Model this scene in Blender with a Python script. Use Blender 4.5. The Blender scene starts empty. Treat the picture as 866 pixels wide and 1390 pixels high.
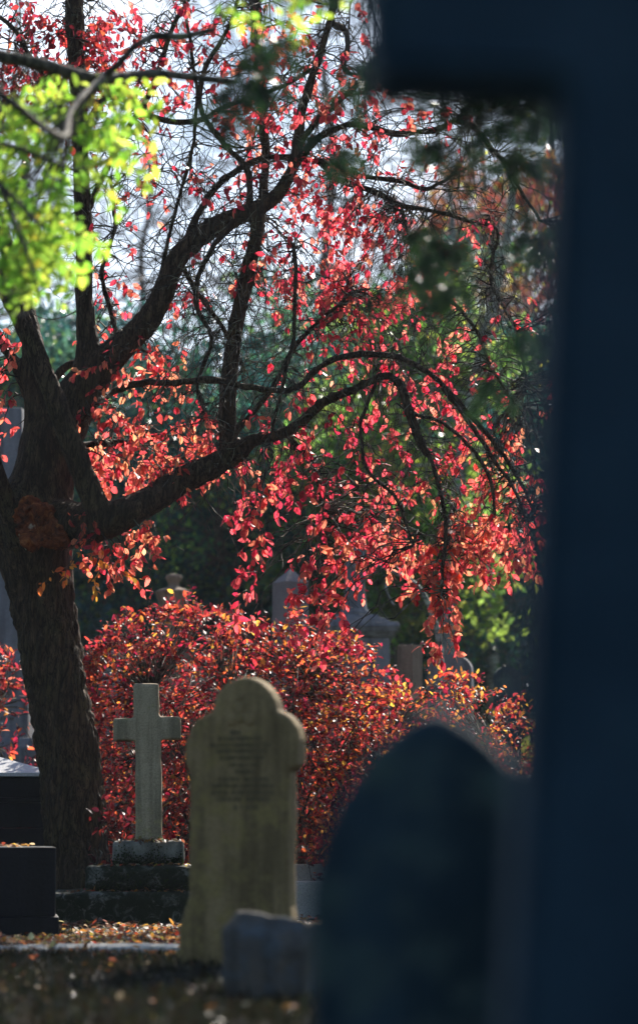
import bpy, bmesh, math, random
import numpy as np
from mathutils import Vector, Matrix, noise

random.seed(7)
rng = np.random.default_rng(7)
scene = bpy.context.scene
COL = scene.collection
R = math.radians

# ------------------------------------------------------------------ camera
F = 3600.0                       # focal length in photograph pixels
CZ = 0.67                        # camera height
TILT = math.atan(435.0 / F)
ct, st = math.cos(TILT), math.sin(TILT)
def P(px, py, Y):
    """point at world distance Y seen at photograph pixel (px, py)"""
    a = (px - 433.0) / F; b = (695.0 - py) / F
    dx, dy, dz = a, ct - b * st, st + b * ct
    t = Y / dy
    return Vector((dx * t, Y, CZ + dz * t))
def S(px, Y):                    # pixels -> metres at distance Y
    return px * Y / F
cd = bpy.data.cameras.new('camera'); cam = bpy.data.objects.new('camera', cd); COL.objects.link(cam)
cam.location = (0, 0, CZ); cam.rotation_euler = (math.pi / 2 + TILT, 0, 0)
cd.sensor_fit = 'VERTICAL'; cd.sensor_height = 36; cd.sensor_width = 24
cd.lens = F / 1390 * 36
cd.clip_start = 0.05; cd.clip_end = 2000
cd.dof.use_dof = True; cd.dof.focus_distance = 20.3; cd.dof.aperture_fstop = 1.42
scene.camera = cam

# ------------------------------------------------------------------ light
SUN_AZ, SUN_EL = R(20), R(36)    # azimuth measured from the view direction (+Y) towards +X
sd = bpy.data.lights.new('sun', 'SUN'); sun = bpy.data.objects.new('sun', sd); COL.objects.link(sun)
sd.energy = 5.0; sd.angle = R(0.5); sd.color = (1.0, 0.93, 0.82)
sdir = Vector((math.sin(SUN_AZ) * math.cos(SUN_EL), math.cos(SUN_AZ) * math.cos(SUN_EL), math.sin(SUN_EL)))
sun.rotation_euler = sdir.to_track_quat('Z', 'Y').to_euler()
w = bpy.data.worlds.new('World'); scene.world = w; w.use_nodes = True
nt = w.node_tree; bg = nt.nodes['Background']
sky = nt.nodes.new('ShaderNodeTexSky'); sky.sky_type = 'NISHITA'; sky.sun_disc = False
sky.sun_elevation = SUN_EL; sky.sun_rotation = SUN_AZ
sky.air_density = 1.3; sky.dust_density = .8; sky.ozone_density = 5.0
tc = nt.nodes.new('ShaderNodeTexCoord')
cn = nt.nodes.new('ShaderNodeTexNoise'); cn.inputs['Scale'].default_value = 5; cn.inputs['Detail'].default_value = 8; nt.links.new(tc.outputs['Generated'], cn.inputs[0])
dt = nt.nodes.new('ShaderNodeVectorMath'); dt.operation = 'DOT_PRODUCT'; nt.links.new(tc.outputs['Generated'], dt.inputs[0]); dt.inputs[1].default_value = (.2, .93, .3)
mr = nt.nodes.new('ShaderNodeMapRange'); mr.interpolation_type = 'SMOOTHSTEP'; mr.inputs[1].default_value = .62; mr.inputs[2].default_value = .93; nt.links.new(dt.outputs['Value'], mr.inputs[0])
cr_ = nt.nodes.new('ShaderNodeMapRange'); cr_.inputs[1].default_value = .40; cr_.inputs[2].default_value = .60; cr_.inputs[3].default_value = .25; nt.links.new(cn.outputs[0], cr_.inputs[0])
ml_ = nt.nodes.new('ShaderNodeMath'); ml_.operation = 'MULTIPLY'; nt.links.new(mr.outputs[0], ml_.inputs[0]); nt.links.new(cr_.outputs[0], ml_.inputs[1])
mc = nt.nodes.new('ShaderNodeMix'); mc.data_type = 'RGBA'; nt.links.new(ml_.outputs[0], mc.inputs[0]); nt.links.new(sky.outputs[0], mc.inputs[6]); mc.inputs[7].default_value = (11.8, 13.2, 15.4, 1)
nt.links.new(mc.outputs[2], bg.inputs[0]); bg.inputs[1].default_value = 0.07
scene.view_settings.view_transform = 'Standard'; scene.view_settings.look = 'None'
scene.view_settings.exposure = 1.12; scene.view_settings.gamma = 1.0
scene.view_settings.use_curve_mapping = False
cy = scene.cycles
cy.use_denoising = True; cy.max_bounces = 7; cy.diffuse_bounces = 4; cy.glossy_bounces = 2
cy.transmission_bounces = 4; cy.sample_clamp_indirect = 6; cy.caustics_reflective = False; cy.caustics_refractive = False

# ------------------------------------------------------------------ materials
def newmat(name):
    m = bpy.data.materials.new(name); m.use_nodes = True
    b = m.node_tree.nodes['Principled BSDF']; b.inputs['Specular IOR Level'].default_value = .16
    return m, m.node_tree, b
def N(nt, typ, **kw):
    n = nt.nodes.new(typ)
    for k, v in kw.items(): setattr(n, k, v)
    return n
def ramp(nt, fac, stops, interp='LINEAR'):
    r = N(nt, 'ShaderNodeValToRGB'); r.color_ramp.interpolation = interp
    el = r.color_ramp.elements
    while len(el) < len(stops): el.new(0.5)
    for e, (p, c) in zip(el, stops):
        e.position = p; e.color = (*c, 1) if len(c) == 3 else c
    nt.links.new(fac, r.inputs[0]); return r.outputs[0]
def noise_tex(nt, scale, detail=8, rough=.6, vscale=None, coord='Object', dist=0):
    tc = N(nt, 'ShaderNodeTexCoord'); mp = N(nt, 'ShaderNodeMapping')
    nt.links.new(tc.outputs[coord], mp.inputs[0])
    if vscale: mp.inputs['Scale'].default_value = vscale
    n = N(nt, 'ShaderNodeTexNoise'); n.inputs['Scale'].default_value = scale
    n.inputs['Detail'].default_value = detail; n.inputs['Roughness'].default_value = rough
    n.inputs['Distortion'].default_value = dist
    nt.links.new(mp.outputs[0], n.inputs[0]); return n.outputs[0]
def mixc(nt, fac, a, b, mode='MIX'):
    m = N(nt, 'ShaderNodeMix', data_type='RGBA', blend_type=mode)
    if isinstance(fac, float): m.inputs[0].default_value = fac
    else: nt.links.new(fac, m.inputs[0])
    for s, v in ((6, a), (7, b)):
        if isinstance(v, tuple): m.inputs[s].default_value = (*v, 1)
        else: nt.links.new(v, m.inputs[s])
    return m.outputs[2]
def bump(nt, h, bs, strength=.5, dist=.01, prev=None):
    b = N(nt, 'ShaderNodeBump'); b.inputs['Strength'].default_value = strength; b.inputs['Distance'].default_value = dist
    nt.links.new(h, b.inputs['Height'])
    if prev is not None: nt.links.new(prev, b.inputs['Normal'])
    return b.outputs[0]

def stone(name, base, dark, lichen, moss=None, mossz=None, rough=.85, streak=True, scale=1.0, lich=.5):
    """weathered stone: speckle, blotches, vertical water streaks, lichen, optional moss near a given height"""
    m, nt, bs = newmat(name)
    n1 = noise_tex(nt, 3.0 * scale, 10, .65)
    c = ramp(nt, n1, [(.3, dark), (.7, base)])
    if streak:
        n2 = noise_tex(nt, 6 * scale, 6, .6, (1.6, 1.6, .12))
        c = mixc(nt, ramp(nt, n2, [(.42, (0, 0, 0)), (.62, (.75,) * 3)]), c, tuple(x * .45 for x in dark))
    n3 = noise_tex(nt, 7.5 * scale, 12, .7)
    c = mixc(nt, ramp(nt, n3, [(lich, (0, 0, 0)), (lich + .12, (.8,) * 3)]), c, lichen)
    n4 = noise_tex(nt, 90 * scale, 4, .7)
    c = mixc(nt, ramp(nt, n4, [(.35, (.6,) * 3), (.65, (1.25,) * 3)]), c, c, 'MIX')
    sp = mixc(nt, 1.0, c, ramp(nt, n4, [(.3, (.55,) * 3), (.7, (1.0,) * 3)]), 'MULTIPLY')
    if moss:
        tc = N(nt, 'ShaderNodeTexCoord'); sx = N(nt, 'ShaderNodeSeparateXYZ'); nt.links.new(tc.outputs['Object'], sx.inputs[0])
        nm = noise_tex(nt, 14, 8, .7)
        ad = N(nt, 'ShaderNodeMath', operation='MULTIPLY_ADD'); nt.links.new(nm, ad.inputs[0]); ad.inputs[1].default_value = .22
        nt.links.new(sx.outputs[2], ad.inputs[2])
        rr = ramp(nt, ad.outputs[0], [(mossz + .10, (1, 1, 1)), (mossz + .13, (0, 0, 0))])
        pt_ = noise_tex(nt, 10, 10, .75, dist=.8)
        rr = mixc(nt, 1.0, rr, ramp(nt, pt_, [(.52, (1, 1, 1)), (.60, (.12,) * 3)]), 'MULTIPLY')
        sp = mixc(nt, rr, sp, moss)
    nt.links.new(sp, bs.inputs['Base Color']); bs.inputs['Roughness'].default_value = rough
    nb = noise_tex(nt, 28 * scale, 12, .75)
    b1 = bump(nt, nb, bs, .7, .012); b2 = bump(nt, n4, bs, .4, .003, b1)
    nt.links.new(b2, bs.inputs['Normal'])
    return m

def leafmat(name, tr=1.0, rf=.35, gloss=.35, mix=.55, spec=.5):
    """thin leaf: glossy surface plus light passing through; colour comes from the leaf's own pigment attribute"""
    m, nt, bs = newmat(name)
    at = N(nt, 'ShaderNodeAttribute', attribute_name='pigment')
    nz = noise_tex(nt, 60, 3, .6)
    c = mixc(nt, 1.0, at.outputs['Color'], ramp(nt, nz, [(.3, (.7,) * 3), (.7, (1.15,) * 3)]), 'MULTIPLY')
    cr = mixc(nt, 1.0, c, (rf, rf, rf), 'MULTIPLY')
    nt.links.new(cr, bs.inputs['Base Color']); bs.inputs['Roughness'].default_value = gloss
    bs.inputs['Specular IOR Level'].default_value = spec
    t = N(nt, 'ShaderNodeBsdfTranslucent'); ctr = mixc(nt, 1.0, c, (tr, tr, tr), 'MULTIPLY')
    nt.links.new(ctr, t.inputs[0])
    mx = N(nt, 'ShaderNodeMixShader'); mx.inputs[0].default_value = mix
    nt.links.new(bs.outputs[0], mx.inputs[1]); nt.links.new(t.outputs[0], mx.inputs[2])
    nt.links.new(mx.outputs[0], nt.nodes['Material Output'].inputs[0])
    return m

def barkmat(name, a, b, vs=(1, 1, .22), scale=16, strength=1.0, dist=.03):
    m, nt, bs = newmat(name)
    n = noise_tex(nt, scale, 12, .7, vs, dist=.6)
    n2 = noise_tex(nt, 3, 5, .6)
    c = ramp(nt, n, [(.32, tuple(x * .35 for x in a)), (.5, a), (.72, b)])
    c = mixc(nt, ramp(nt, n2, [(.45, (0, 0, 0)), (.7, (.5,) * 3)]), c, (b[0] * .6, b[1] * .8, b[2] * .5))
    bs.inputs['Roughness'].default_value = .8
    vo = N(nt, 'ShaderNodeTexVoronoi', feature='DISTANCE_TO_EDGE'); vo.inputs['Scale'].default_value = scale * 1.1
    tc = N(nt, 'ShaderNodeTexCoord'); mp = N(nt, 'ShaderNodeMapping'); mp.inputs['Scale'].default_value = vs
    nt.links.new(tc.outputs['Object'], mp.inputs[0]); nt.links.new(mp.outputs[0], vo.inputs['Vector'])
    nw = noise_tex(nt, scale * .6, 3, .6, vs); wadd = N(nt, 'ShaderNodeMix', data_type='RGBA'); wadd.inputs[0].default_value = .25
    nt.links.new(mp.outputs[0], wadd.inputs[6]); nt.links.new(nw, wadd.inputs[7]); nt.links.new(wadd.outputs[2], vo.inputs['Vector'])
    vr = ramp(nt, vo.outputs[0], [(0, (0, 0, 0)), (.16, (1, 1, 1))])
    nt.links.new(mixc(nt, vr, tuple(x * .25 for x in a), c), bs.inputs['Base Color'])
    b1 = bump(nt, vr, bs, .5 * strength, dist); b2 = bump(nt, n, bs, strength, dist, b1)
    nt.links.new(b2, bs.inputs['Normal'])
    return m

M = {}
M['bark'] = barkmat('plum_bark', (.072, .043, .026), (.165, .105, .064), (1, 1, .2), 22, 1.0, .04)
M['twig'] = barkmat('twig_bark', (.07, .055, .045), (.42, .37, .31), (1, 1, 1), 6, .3, .002)
M['bark2'] = barkmat('grey_bark', (.12, .10, .08), (.22, .19, .16), (1, 1, .3), 10)
M['birch'] = barkmat('birch_bark', (.35, .33, .30), (.62, .60, .56), (1, 1, 3), 5, .4)
M['bare'] = barkmat('bare_branch_bark', (.13, .10, .10), (.24, .20, .20), (1, 1, .4), 8)
M['leaf_red'] = leafmat('copper_leaf', 1.25, .30, .38, .7)
M['leaf_shrub'] = leafmat('shrub_leaf', 1.15, .30, .42, .6, .35)
M['leaf_green'] = leafmat('hornbeam_leaf', 1.5, .35, .4, .65)
M['leaf_dark'] = leafmat('evergreen_leaf', 1.0, .5, .26, .45, .4)
M['leaf_far'] = leafmat('autumn_leaf', 1.0, .4, .5, .5)
M['cross_stone'] = stone('cross_sandstone', (.54, .43, .28), (.32, .26, .16), (.38, .33, .15), lich=.55)
M['step_stone'] = stone('mossy_step_stone', (.34, .32, .27), (.14, .14, .11), (.26, .26, .18), moss=(.016, .020, .009), mossz=.47, lich=.56)
M['head_stone'] = stone('olive_sandstone', (.46, .32, .165), (.25, .175, .08), (.34, .25, .095), lich=.5)
M['dark_stone'] = stone('dark_slate_stone', (.042, .080, .105), (.018, .040, .056), (.075, .115, .105), lich=.50)
M['navy_stone'] = stone('smooth_dark_granite', (.034, .074, .112), (.012, .034, .056), (.040, .085, .105), streak=False, rough=.7, lich=.6)
M['tomb_stone'] = stone('black_granite', (.012, .012, .018), (.007, .007, .011), (.018, .018, .018), streak=True, rough=.55, lich=.6)
M['white_stone'] = stone('white_marble', (.72, .72, .72), (.55, .56, .58), (.62, .64, .6), streak=False, lich=.58)
M['grey_stone'] = stone('grey_limestone', (.33, .32, .34), (.22, .21, .23), (.26, .27, .22), lich=.58)
M['pink_stone'] = stone('pink_granite', (.36, .28, .27), (.24, .18, .18), (.30, .26, .24), streak=False, lich=.62)
M['brown_stone'] = stone('brown_sandstone', (.46, .31, .22), (.30, .20, .14), (.34, .27, .17), lich=.6)
M['block_stone'] = stone('grey_brown_block', (.17, .135, .10), (.09, .09, .095), (.10, .12, .14), lich=.5)
M['kerb_stone'] = stone('pale_kerb_stone', (.55, .53, .48), (.38, .36, .32), (.40, .42, .28), streak=False, lich=.58)
m, nt_, bs = newmat('carved_shadow_lettering'); bs.inputs['Base Color'].default_value = (.12, .098, .055, 1); bs.inputs['Roughness'].default_value = .9
M['carve'] = m

# wound in the trunk
m, nt_, bs = newmat('decayed_heartwood')
n = noise_tex(nt_, 9, 10, .7, dist=1.2); n2 = noise_tex(nt_, 3.6, 4, .6)
c = ramp(nt_, n, [(.36, (.018, .007, .004)), (.52, (.19, .05, .018)), (.68, (.40, .15, .05))])
c = mixc(nt_, ramp(nt_, n2, [(.6, (0, 0, 0)), (.66, (1, 1, 1))]), c, (.62, .55, .40))
nt_.links.new(c, bs.inputs['Base Color']); bs.inputs['Roughness'].default_value = .9
nt_.links.new(bump(nt_, n, bs, 1, .04), bs.inputs['Normal']); M['wound'] = m

# ground
m, nt_, bs = newmat('churchyard_ground')
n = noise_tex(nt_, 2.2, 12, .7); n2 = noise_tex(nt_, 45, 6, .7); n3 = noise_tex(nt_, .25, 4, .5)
c = ramp(nt_, n, [(.3, (.008, .007, .005)), (.55, (.018, .014, .010)), (.75, (.022, .022, .011))])  # near soil coloured very dark in place of foreground shade
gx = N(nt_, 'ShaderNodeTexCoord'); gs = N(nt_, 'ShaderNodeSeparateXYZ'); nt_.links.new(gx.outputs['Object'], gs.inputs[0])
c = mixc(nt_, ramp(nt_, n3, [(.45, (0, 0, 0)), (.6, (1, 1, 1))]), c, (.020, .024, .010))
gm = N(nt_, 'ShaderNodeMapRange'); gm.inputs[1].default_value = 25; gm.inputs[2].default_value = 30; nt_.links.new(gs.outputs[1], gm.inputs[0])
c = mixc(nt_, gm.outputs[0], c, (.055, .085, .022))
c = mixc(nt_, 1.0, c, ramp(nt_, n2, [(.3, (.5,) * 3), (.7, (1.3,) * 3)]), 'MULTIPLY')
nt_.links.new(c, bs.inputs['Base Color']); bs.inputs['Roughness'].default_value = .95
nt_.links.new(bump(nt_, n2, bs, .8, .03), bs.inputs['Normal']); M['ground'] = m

# ------------------------------------------------------------------ object helpers
def link(name, me, mat, parent=None, loc=None):
    o = bpy.data.objects.new(name, me); COL.objects.link(o)
    if mat is not None: me.materials.append(mat)
    if parent is not None: o.parent = parent
    if loc is not None: o.location = loc
    return o
def tag(o, label=None, cat=None, group=None, kind=None):
    if label: o['label'] = label
    if cat: o['category'] = cat
    if group: o['group'] = group
    if kind: o['kind'] = kind
    elif cat: o['kind'] = 'thing'
    return o
def thing(name, label, cat, loc=(0, 0, 0), rz=0, group=None):
    o = bpy.data.objects.new(name, None); COL.objects.link(o); o.location = loc; o.rotation_euler = (0, 0, rz)
    o.empty_display_size = .2
    return tag(o, label, cat, group)
def copy_tree(o, parent=None):
    c = o.copy(); COL.objects.link(c); c.parent = parent
    for ch in list(o.children): copy_tree(ch, c)
    return c
def mesh_np(name, verts, faces_flat, sizes, smooth=True):
    me = bpy.data.meshes.new(name)
    verts = np.asarray(verts, dtype=np.float32); sizes = np.asarray(sizes, dtype=np.int32); ff = np.asarray(faces_flat, dtype=np.int32)
    me.vertices.add(len(verts)); me.vertices.foreach_set('co', verts.ravel())
    me.loops.add(len(ff)); me.loops.foreach_set('vertex_index', ff)
    me.polygons.add(len(sizes))
    st_ = np.concatenate([[0], np.cumsum(sizes)[:-1]]).astype(np.int32)
    me.polygons.foreach_set('loop_start', st_); me.polygons.foreach_set('loop_total', sizes)
    me.polygons.foreach_set('use_smooth', np.full(len(sizes), smooth))
    me.update(); me.validate(); return me
class Tubes:
    def __init__(s): s.v = []; s.f = []; s.n = 0
    def add(s, pts, rads, seg=6, cap=True):
        pts = [Vector(p) for p in pts]
        n = len(pts); up = None; rings = []
        for i in range(n):
            t = (pts[min(i + 1, n - 1)] - pts[max(i - 1, 0)])
            if t.length < 1e-9: t = Vector((0, 0, 1))
            t.normalize()
            if up is None:
                up = t.orthogonal().normalized()
            else:
                up = (up - t * up.dot(t))
                up = up.normalized() if up.length > 1e-6 else t.orthogonal().normalized()
            b = t.cross(up); r = rads[i]
            for k in range(seg):
                a = 2 * math.pi * k / seg
                q = pts[i] + (up * math.cos(a) + b * math.sin(a)) * r
                s.v.append((q.x, q.y, q.z))
            if i:
                o0 = s.n + (i - 1) * seg; o1 = s.n + i * seg
                for k in range(seg):
                    k2 = (k + 1) % seg
                    s.f.append((o0 + k, o0 + k2, o1 + k2, o1 + k))
        if cap:
            s.f.append(tuple(s.n + k for k in reversed(range(seg))))
            s.f.append(tuple(s.n + (n - 1) * seg + k for k in range(seg)))
        s.n += n * seg
    def mesh(s, name, smooth=True):
        me = bpy.data.meshes.new(name); me.from_pydata(s.v, [], s.f); me.update()
        me.polygons.foreach_set('use_smooth', [smooth] * len(me.polygons)); return me
    def build(s, name, mat, parent=None): return link(name, s.mesh(name), mat, parent)
def smooth_path(pts, sub=6):
    """Catmull-Rom through (x,y,z,r) tuples"""
    P_ = [np.array(p, float) for p in pts]; out = []
    for i in range(len(P_) - 1):
        p0 = P_[max(i - 1, 0)]; p1 = P_[i]; p2 = P_[i + 1]; p3 = P_[min(i + 2, len(P_) - 1)]
        for k in range(sub):
            t = k / sub
            out.append(.5 * ((2 * p1) + (-p0 + p2) * t + (2 * p0 - 5 * p1 + 4 * p2 - p3) * t * t + (-p0 + 3 * p1 - 3 * p2 + p3) * t ** 3))
    out.append(P_[-1]); return np.array(out)

LEAF_UV = None
def leaves_mesh(name, pos, axis, nrm, L, W, col, simple=False, curl=.18):
    """many separate leaves: pos/axis/nrm (n,3), L/W (n,), col (n,3)"""
    n = len(pos); pos = np.asarray(pos, float); axis = np.asarray(axis, float); nrm = np.asarray(nrm, float)
    L = np.asarray(L, float)[:, None]; W = np.asarray(W, float)[:, None]; col = np.asarray(col, float)
    axis /= np.linalg.norm(axis, axis=1, keepdims=True) + 1e-9
    nrm = nrm - axis * np.sum(nrm * axis, axis=1, keepdims=True); nrm /= np.linalg.norm(nrm, axis=1, keepdims=True) + 1e-9
    side = np.cross(axis, nrm)
    if simple:
        V = np.stack([pos, pos + axis * L * .45 + side * W * .5 + nrm * L * .06, pos + axis * L - nrm * L * .1, pos + axis * L * .45 - side * W * .5 + nrm * L * .06], 1)
        nv = 4; fl = np.array([[0, 1, 2], [0, 2, 3]]); sizes = [3, 3]; flat = np.array([0, 1, 2, 0, 2, 3])
    else:
        cu = rng.uniform(-.4, 1.6, (n, 1)) * curl; fo = rng.uniform(.05, .3, (n, 1))
        def pt(t, wd, h): return pos + axis * L * t + side * W * wd + nrm * (-(t ** 2) * L * cu + abs(wd) * W * fo * 2)
        V = np.stack([pt(0, 0, 0), pt(.32, .46, 0), pt(.34, 0, 0), pt(.32, -.46, 0), pt(.72, .38, 0), pt(.74, 0, 0), pt(.72, -.38, 0), pt(1, 0, 0)], 1)
        nv = 8; sizes = [3, 3, 4, 4, 3, 3]
        flat = np.array([0, 1, 2, 0, 2, 3, 1, 4, 5, 2, 2, 5, 6, 3, 4, 7, 5, 5, 7, 6])
    base = (np.arange(n) * nv)[:, None]
    ff = (base + flat[None, :]).ravel(); sz = np.tile(sizes, n)
    me = mesh_np(name, V.reshape(-1, 3), ff, sz, smooth=not simple)
    at = me.attributes.new('pigment', 'FLOAT_COLOR', 'POINT')
    cc = np.concatenate([col, np.ones((n, 1))], 1)
    at.data.foreach_set('color', np.repeat(cc, nv, axis=0).astype(np.float32).ravel())
    return me
class Leaves:
    def __init__(s): s.p = []; s.a = []; s.n = []; s.L = []; s.W = []; s.c = []
    def add(s, p, a, nr, L, W, c):
        s.p.append(tuple(p)); s.a.append(tuple(a)); s.n.append(tuple(nr)); s.L.append(L); s.W.append(W); s.c.append(c)
    def build(s, name, mat, parent=None, simple=False, curl=.18):
        return link(name, leaves_mesh(name, s.p, s.a, s.n, s.L, s.W, s.c, simple, curl), mat, parent)
def rv(s=1.0): return Vector((random.gauss(0, s), random.gauss(0, s), random.gauss(0, s)))
def pick(pal, jit=.12):
    tot = sum(p[1] for p in pal); x = random.random() * tot
    for c, wt in pal:
        x -= wt
        if x <= 0: break
    k = 1 + random.uniform(-jit * 2, jit * 2)
    return tuple(min(1, max(0, v * k * (1 + random.uniform(-jit, jit)))) for v in c)

def bm_obj(name, bm, mat, parent=None, bev=.006, seg=2, smooth=False):
    bmesh.ops.recalc_face_normals(bm, faces=bm.faces)
    if bev:
        es = [e for e in bm.edges if e.is_manifold and len(e.link_faces) == 2 and e.calc_face_angle(0) > R(28)]
        if es: bmesh.ops.bevel(bm, geom=es, offset=bev, segments=seg, affect='EDGES', profile=.6, clamp_overlap=True)
    me = bpy.data.meshes.new(name); bm.to_mesh(me); bm.free()
    me.polygons.foreach_set('use_smooth', [smooth] * len(me.polygons))
    return link(name, me, mat, parent)
def add_box(bm, x0, x1, y0, y1, z0, z1, top=None):
    """box; top=(sx, sy) shrinks the top face"""
    cx, cy_ = (x0 + x1) / 2, (y0 + y1) / 2
    sx, sy = top if top else (1, 1)
    b = [(x0, y0), (x1, y0), (x1, y1), (x0, y1)]
    vs = [bm.verts.new((x, y, z0)) for x, y in b] + [bm.verts.new((cx + (x - cx) * sx, cy_ + (y - cy_) * sy, z1)) for x, y in b]
    for f in ((3, 2, 1, 0), (4, 5, 6, 7), (0, 1, 5, 4), (1, 2, 6, 5), (2, 3, 7, 6), (3, 0, 4, 7)): bm.faces.new([vs[i] for i in f])
def box(name, dims, mat, parent=None, bev=.008, top=None):
    bm = bmesh.new(); add_box(bm, *dims, top=top); return bm_obj(name, bm, mat, parent, bev)
def prism(name, prof, th, mat, parent=None, bev=.008, y0=None):
    """profile (x,z) extruded along y by th"""
    bm = bmesh.new(); y0 = -th / 2 if y0 is None else y0
    a = [bm.verts.new((x, y0, z)) for x, z in prof]; b = [bm.verts.new((x, y0 + th, z)) for x, z in prof]
    bm.faces.new(a); bm.faces.new(b[::-1]); n = len(prof)
    for i in range(n): bm.faces.new((a[i], b[i], b[(i + 1) % n], a[(i + 1) % n]))
    bmesh.ops.recalc_face_normals(bm, faces=bm.faces)
    es = [e for e in bm.edges if any(len(f.verts) > 4 for f in e.link_faces)]
    bmesh.ops.bevel(bm, geom=es, offset=bev, segments=2, affect='EDGES', clamp_overlap=True)
    me = bpy.data.meshes.new(name); bm.to_mesh(me); bm.free()
    return link(name, me, mat, parent)
def lathe(name, prof, mat, parent=None, seg=32, sq=False, loc=None):
    vs, fs = [], []; n = len(prof)
    for r, z in prof:
        for k in range(seg):
            a = 2 * math.pi * k / seg + (math.pi / 4 if sq else 0); vs.append((r * math.cos(a), r * math.sin(a), z))
    for i in range(n - 1):
        for k in range(seg):
            k2 = (k + 1) % seg; fs.append((i * seg + k, i * seg + k2, (i + 1) * seg + k2, (i + 1) * seg + k))
    fs.append(tuple(reversed(range(seg)))); fs.append(tuple((n - 1) * seg + k for k in range(seg)))
    me = bpy.data.meshes.new(name); me.from_pydata(vs, [], fs); me.update()
    o = link(name, me, mat, parent, loc)
    if not sq:
        me.polygons.foreach_set('use_smooth', [True] * len(me.polygons))
    return o

def roughen(o, vox=.012, amp=.006, chip=.012):
    """weather a stone: even re-mesh, shallow unevenness, chips where the edges are"""
    md = o.modifiers.new('r', 'REMESH'); md.mode = 'VOXEL'; md.voxel_size = vox
    sm = o.modifiers.new('s', 'SMOOTH'); sm.iterations = 2; sm.factor = .5
    par = o.parent; dg = bpy.context.evaluated_depsgraph_get(); me = bpy.data.meshes.new_from_object(o.evaluated_get(dg))
    o.modifiers.clear(); bm = bmesh.new(); bm.from_mesh(me); bm.normal_update()
    sd = Vector((len(o.name) * 3.1, o.location.x, o.location.y))
    nrm = {v.index: v.normal.copy() for v in bm.verts}
    for v in bm.verts:
        c = v.co + sd; e = max((1 - nrm[v.index].dot(nrm[e_.other_vert(v).index])) for e_ in v.link_edges)
        k = noise.noise(c * 6) * amp + noise.noise(c * 25) * amp * .4
        if e > .03: k -= chip * max(0, noise.noise(c * 9) + .12) * min(1, e * 6)
        v.co += nrm[v.index] * k
    bm.to_mesh(me); bm.free(); me.polygons.foreach_set('use_smooth', [True] * len(me.polygons)); o.data = me; return o

# ------------------------------------------------------------------ ground
def ground_z(x, y):
    def ss(a, b, t):
        t = min(1, max(0, (t - a) / (b - a))); return t * t * (3 - 2 * t)
    z = 2.6 * ss(24, 52, y) + 3.2 * ss(50, 100, y)
    return z
def gz(x, y):
    n = noise.noise(Vector((x * .6, y * .6, 0))) * .035 + noise.noise(Vector((x * 2.5, y * 2.5, 4))) * .012
    return ground_z(x, y) + n
ys = list(np.arange(-12, 34, .4)) + list(np.arange(34, 110, 2.5)) + [130, 170, 250, 400, 700]
xs = [-500, -250, -120, -70] + list(np.arange(-45, -6, 2.5)) + list(np.arange(-5, 5.1, .4)) + list(np.arange(7, 46, 2.5)) + [70, 120, 250, 500]
vs = [(x, y, gz(x, y) if abs(x) < 60 and y < 120 else ground_z(x, y)) for y in ys for x in xs]
nx = len(xs); fs = [(j * nx + i, j * nx + i + 1, (j + 1) * nx + i + 1, (j + 1) * nx + i) for j in range(len(ys) - 1) for i in range(nx - 1)]
me = bpy.data.meshes.new('ground'); me.from_pydata(vs, [], fs); me.polygons.foreach_set('use_smooth', [True] * len(me.polygons))
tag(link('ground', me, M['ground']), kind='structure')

# ------------------------------------------------------------------ leaf palettes (pigment seen with light through it)
RED = [((.86, .11, .13), 5), ((.64, .04, .08), 4), ((.93, .26, .18), 3), ((.36, .02, .05), 2)]
ORA = [((.91, .23, .14), 4), ((.80, .10, .10), 4), ((.94, .34, .18), 2), ((.42, .03, .05), 2)]
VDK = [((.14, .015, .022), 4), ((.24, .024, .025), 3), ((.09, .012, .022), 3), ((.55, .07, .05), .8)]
DKR = [((.36, .03, .05), 4), ((.50, .05, .05), 3), ((.22, .02, .04), 2), ((.70, .12, .06), 1)]
GOLD = [((.90, .38, .06), 4), ((.92, .26, .07), 3), ((.80, .12, .06), 3), ((.88, .5, .08), 2)]
SHRUB = [((.70, .08, .05), 4), ((.48, .035, .045), 4), ((.85, .18, .06), 3), ((.35, .02, .06), 2), ((.90, .36, .07), 1)]
SHRUBG = [((.90, .32, .06), 4), ((.75, .12, .06), 3), ((.50, .05, .07), 3), ((.92, .50, .08), 2), ((.35, .03, .06), 2)]

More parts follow.
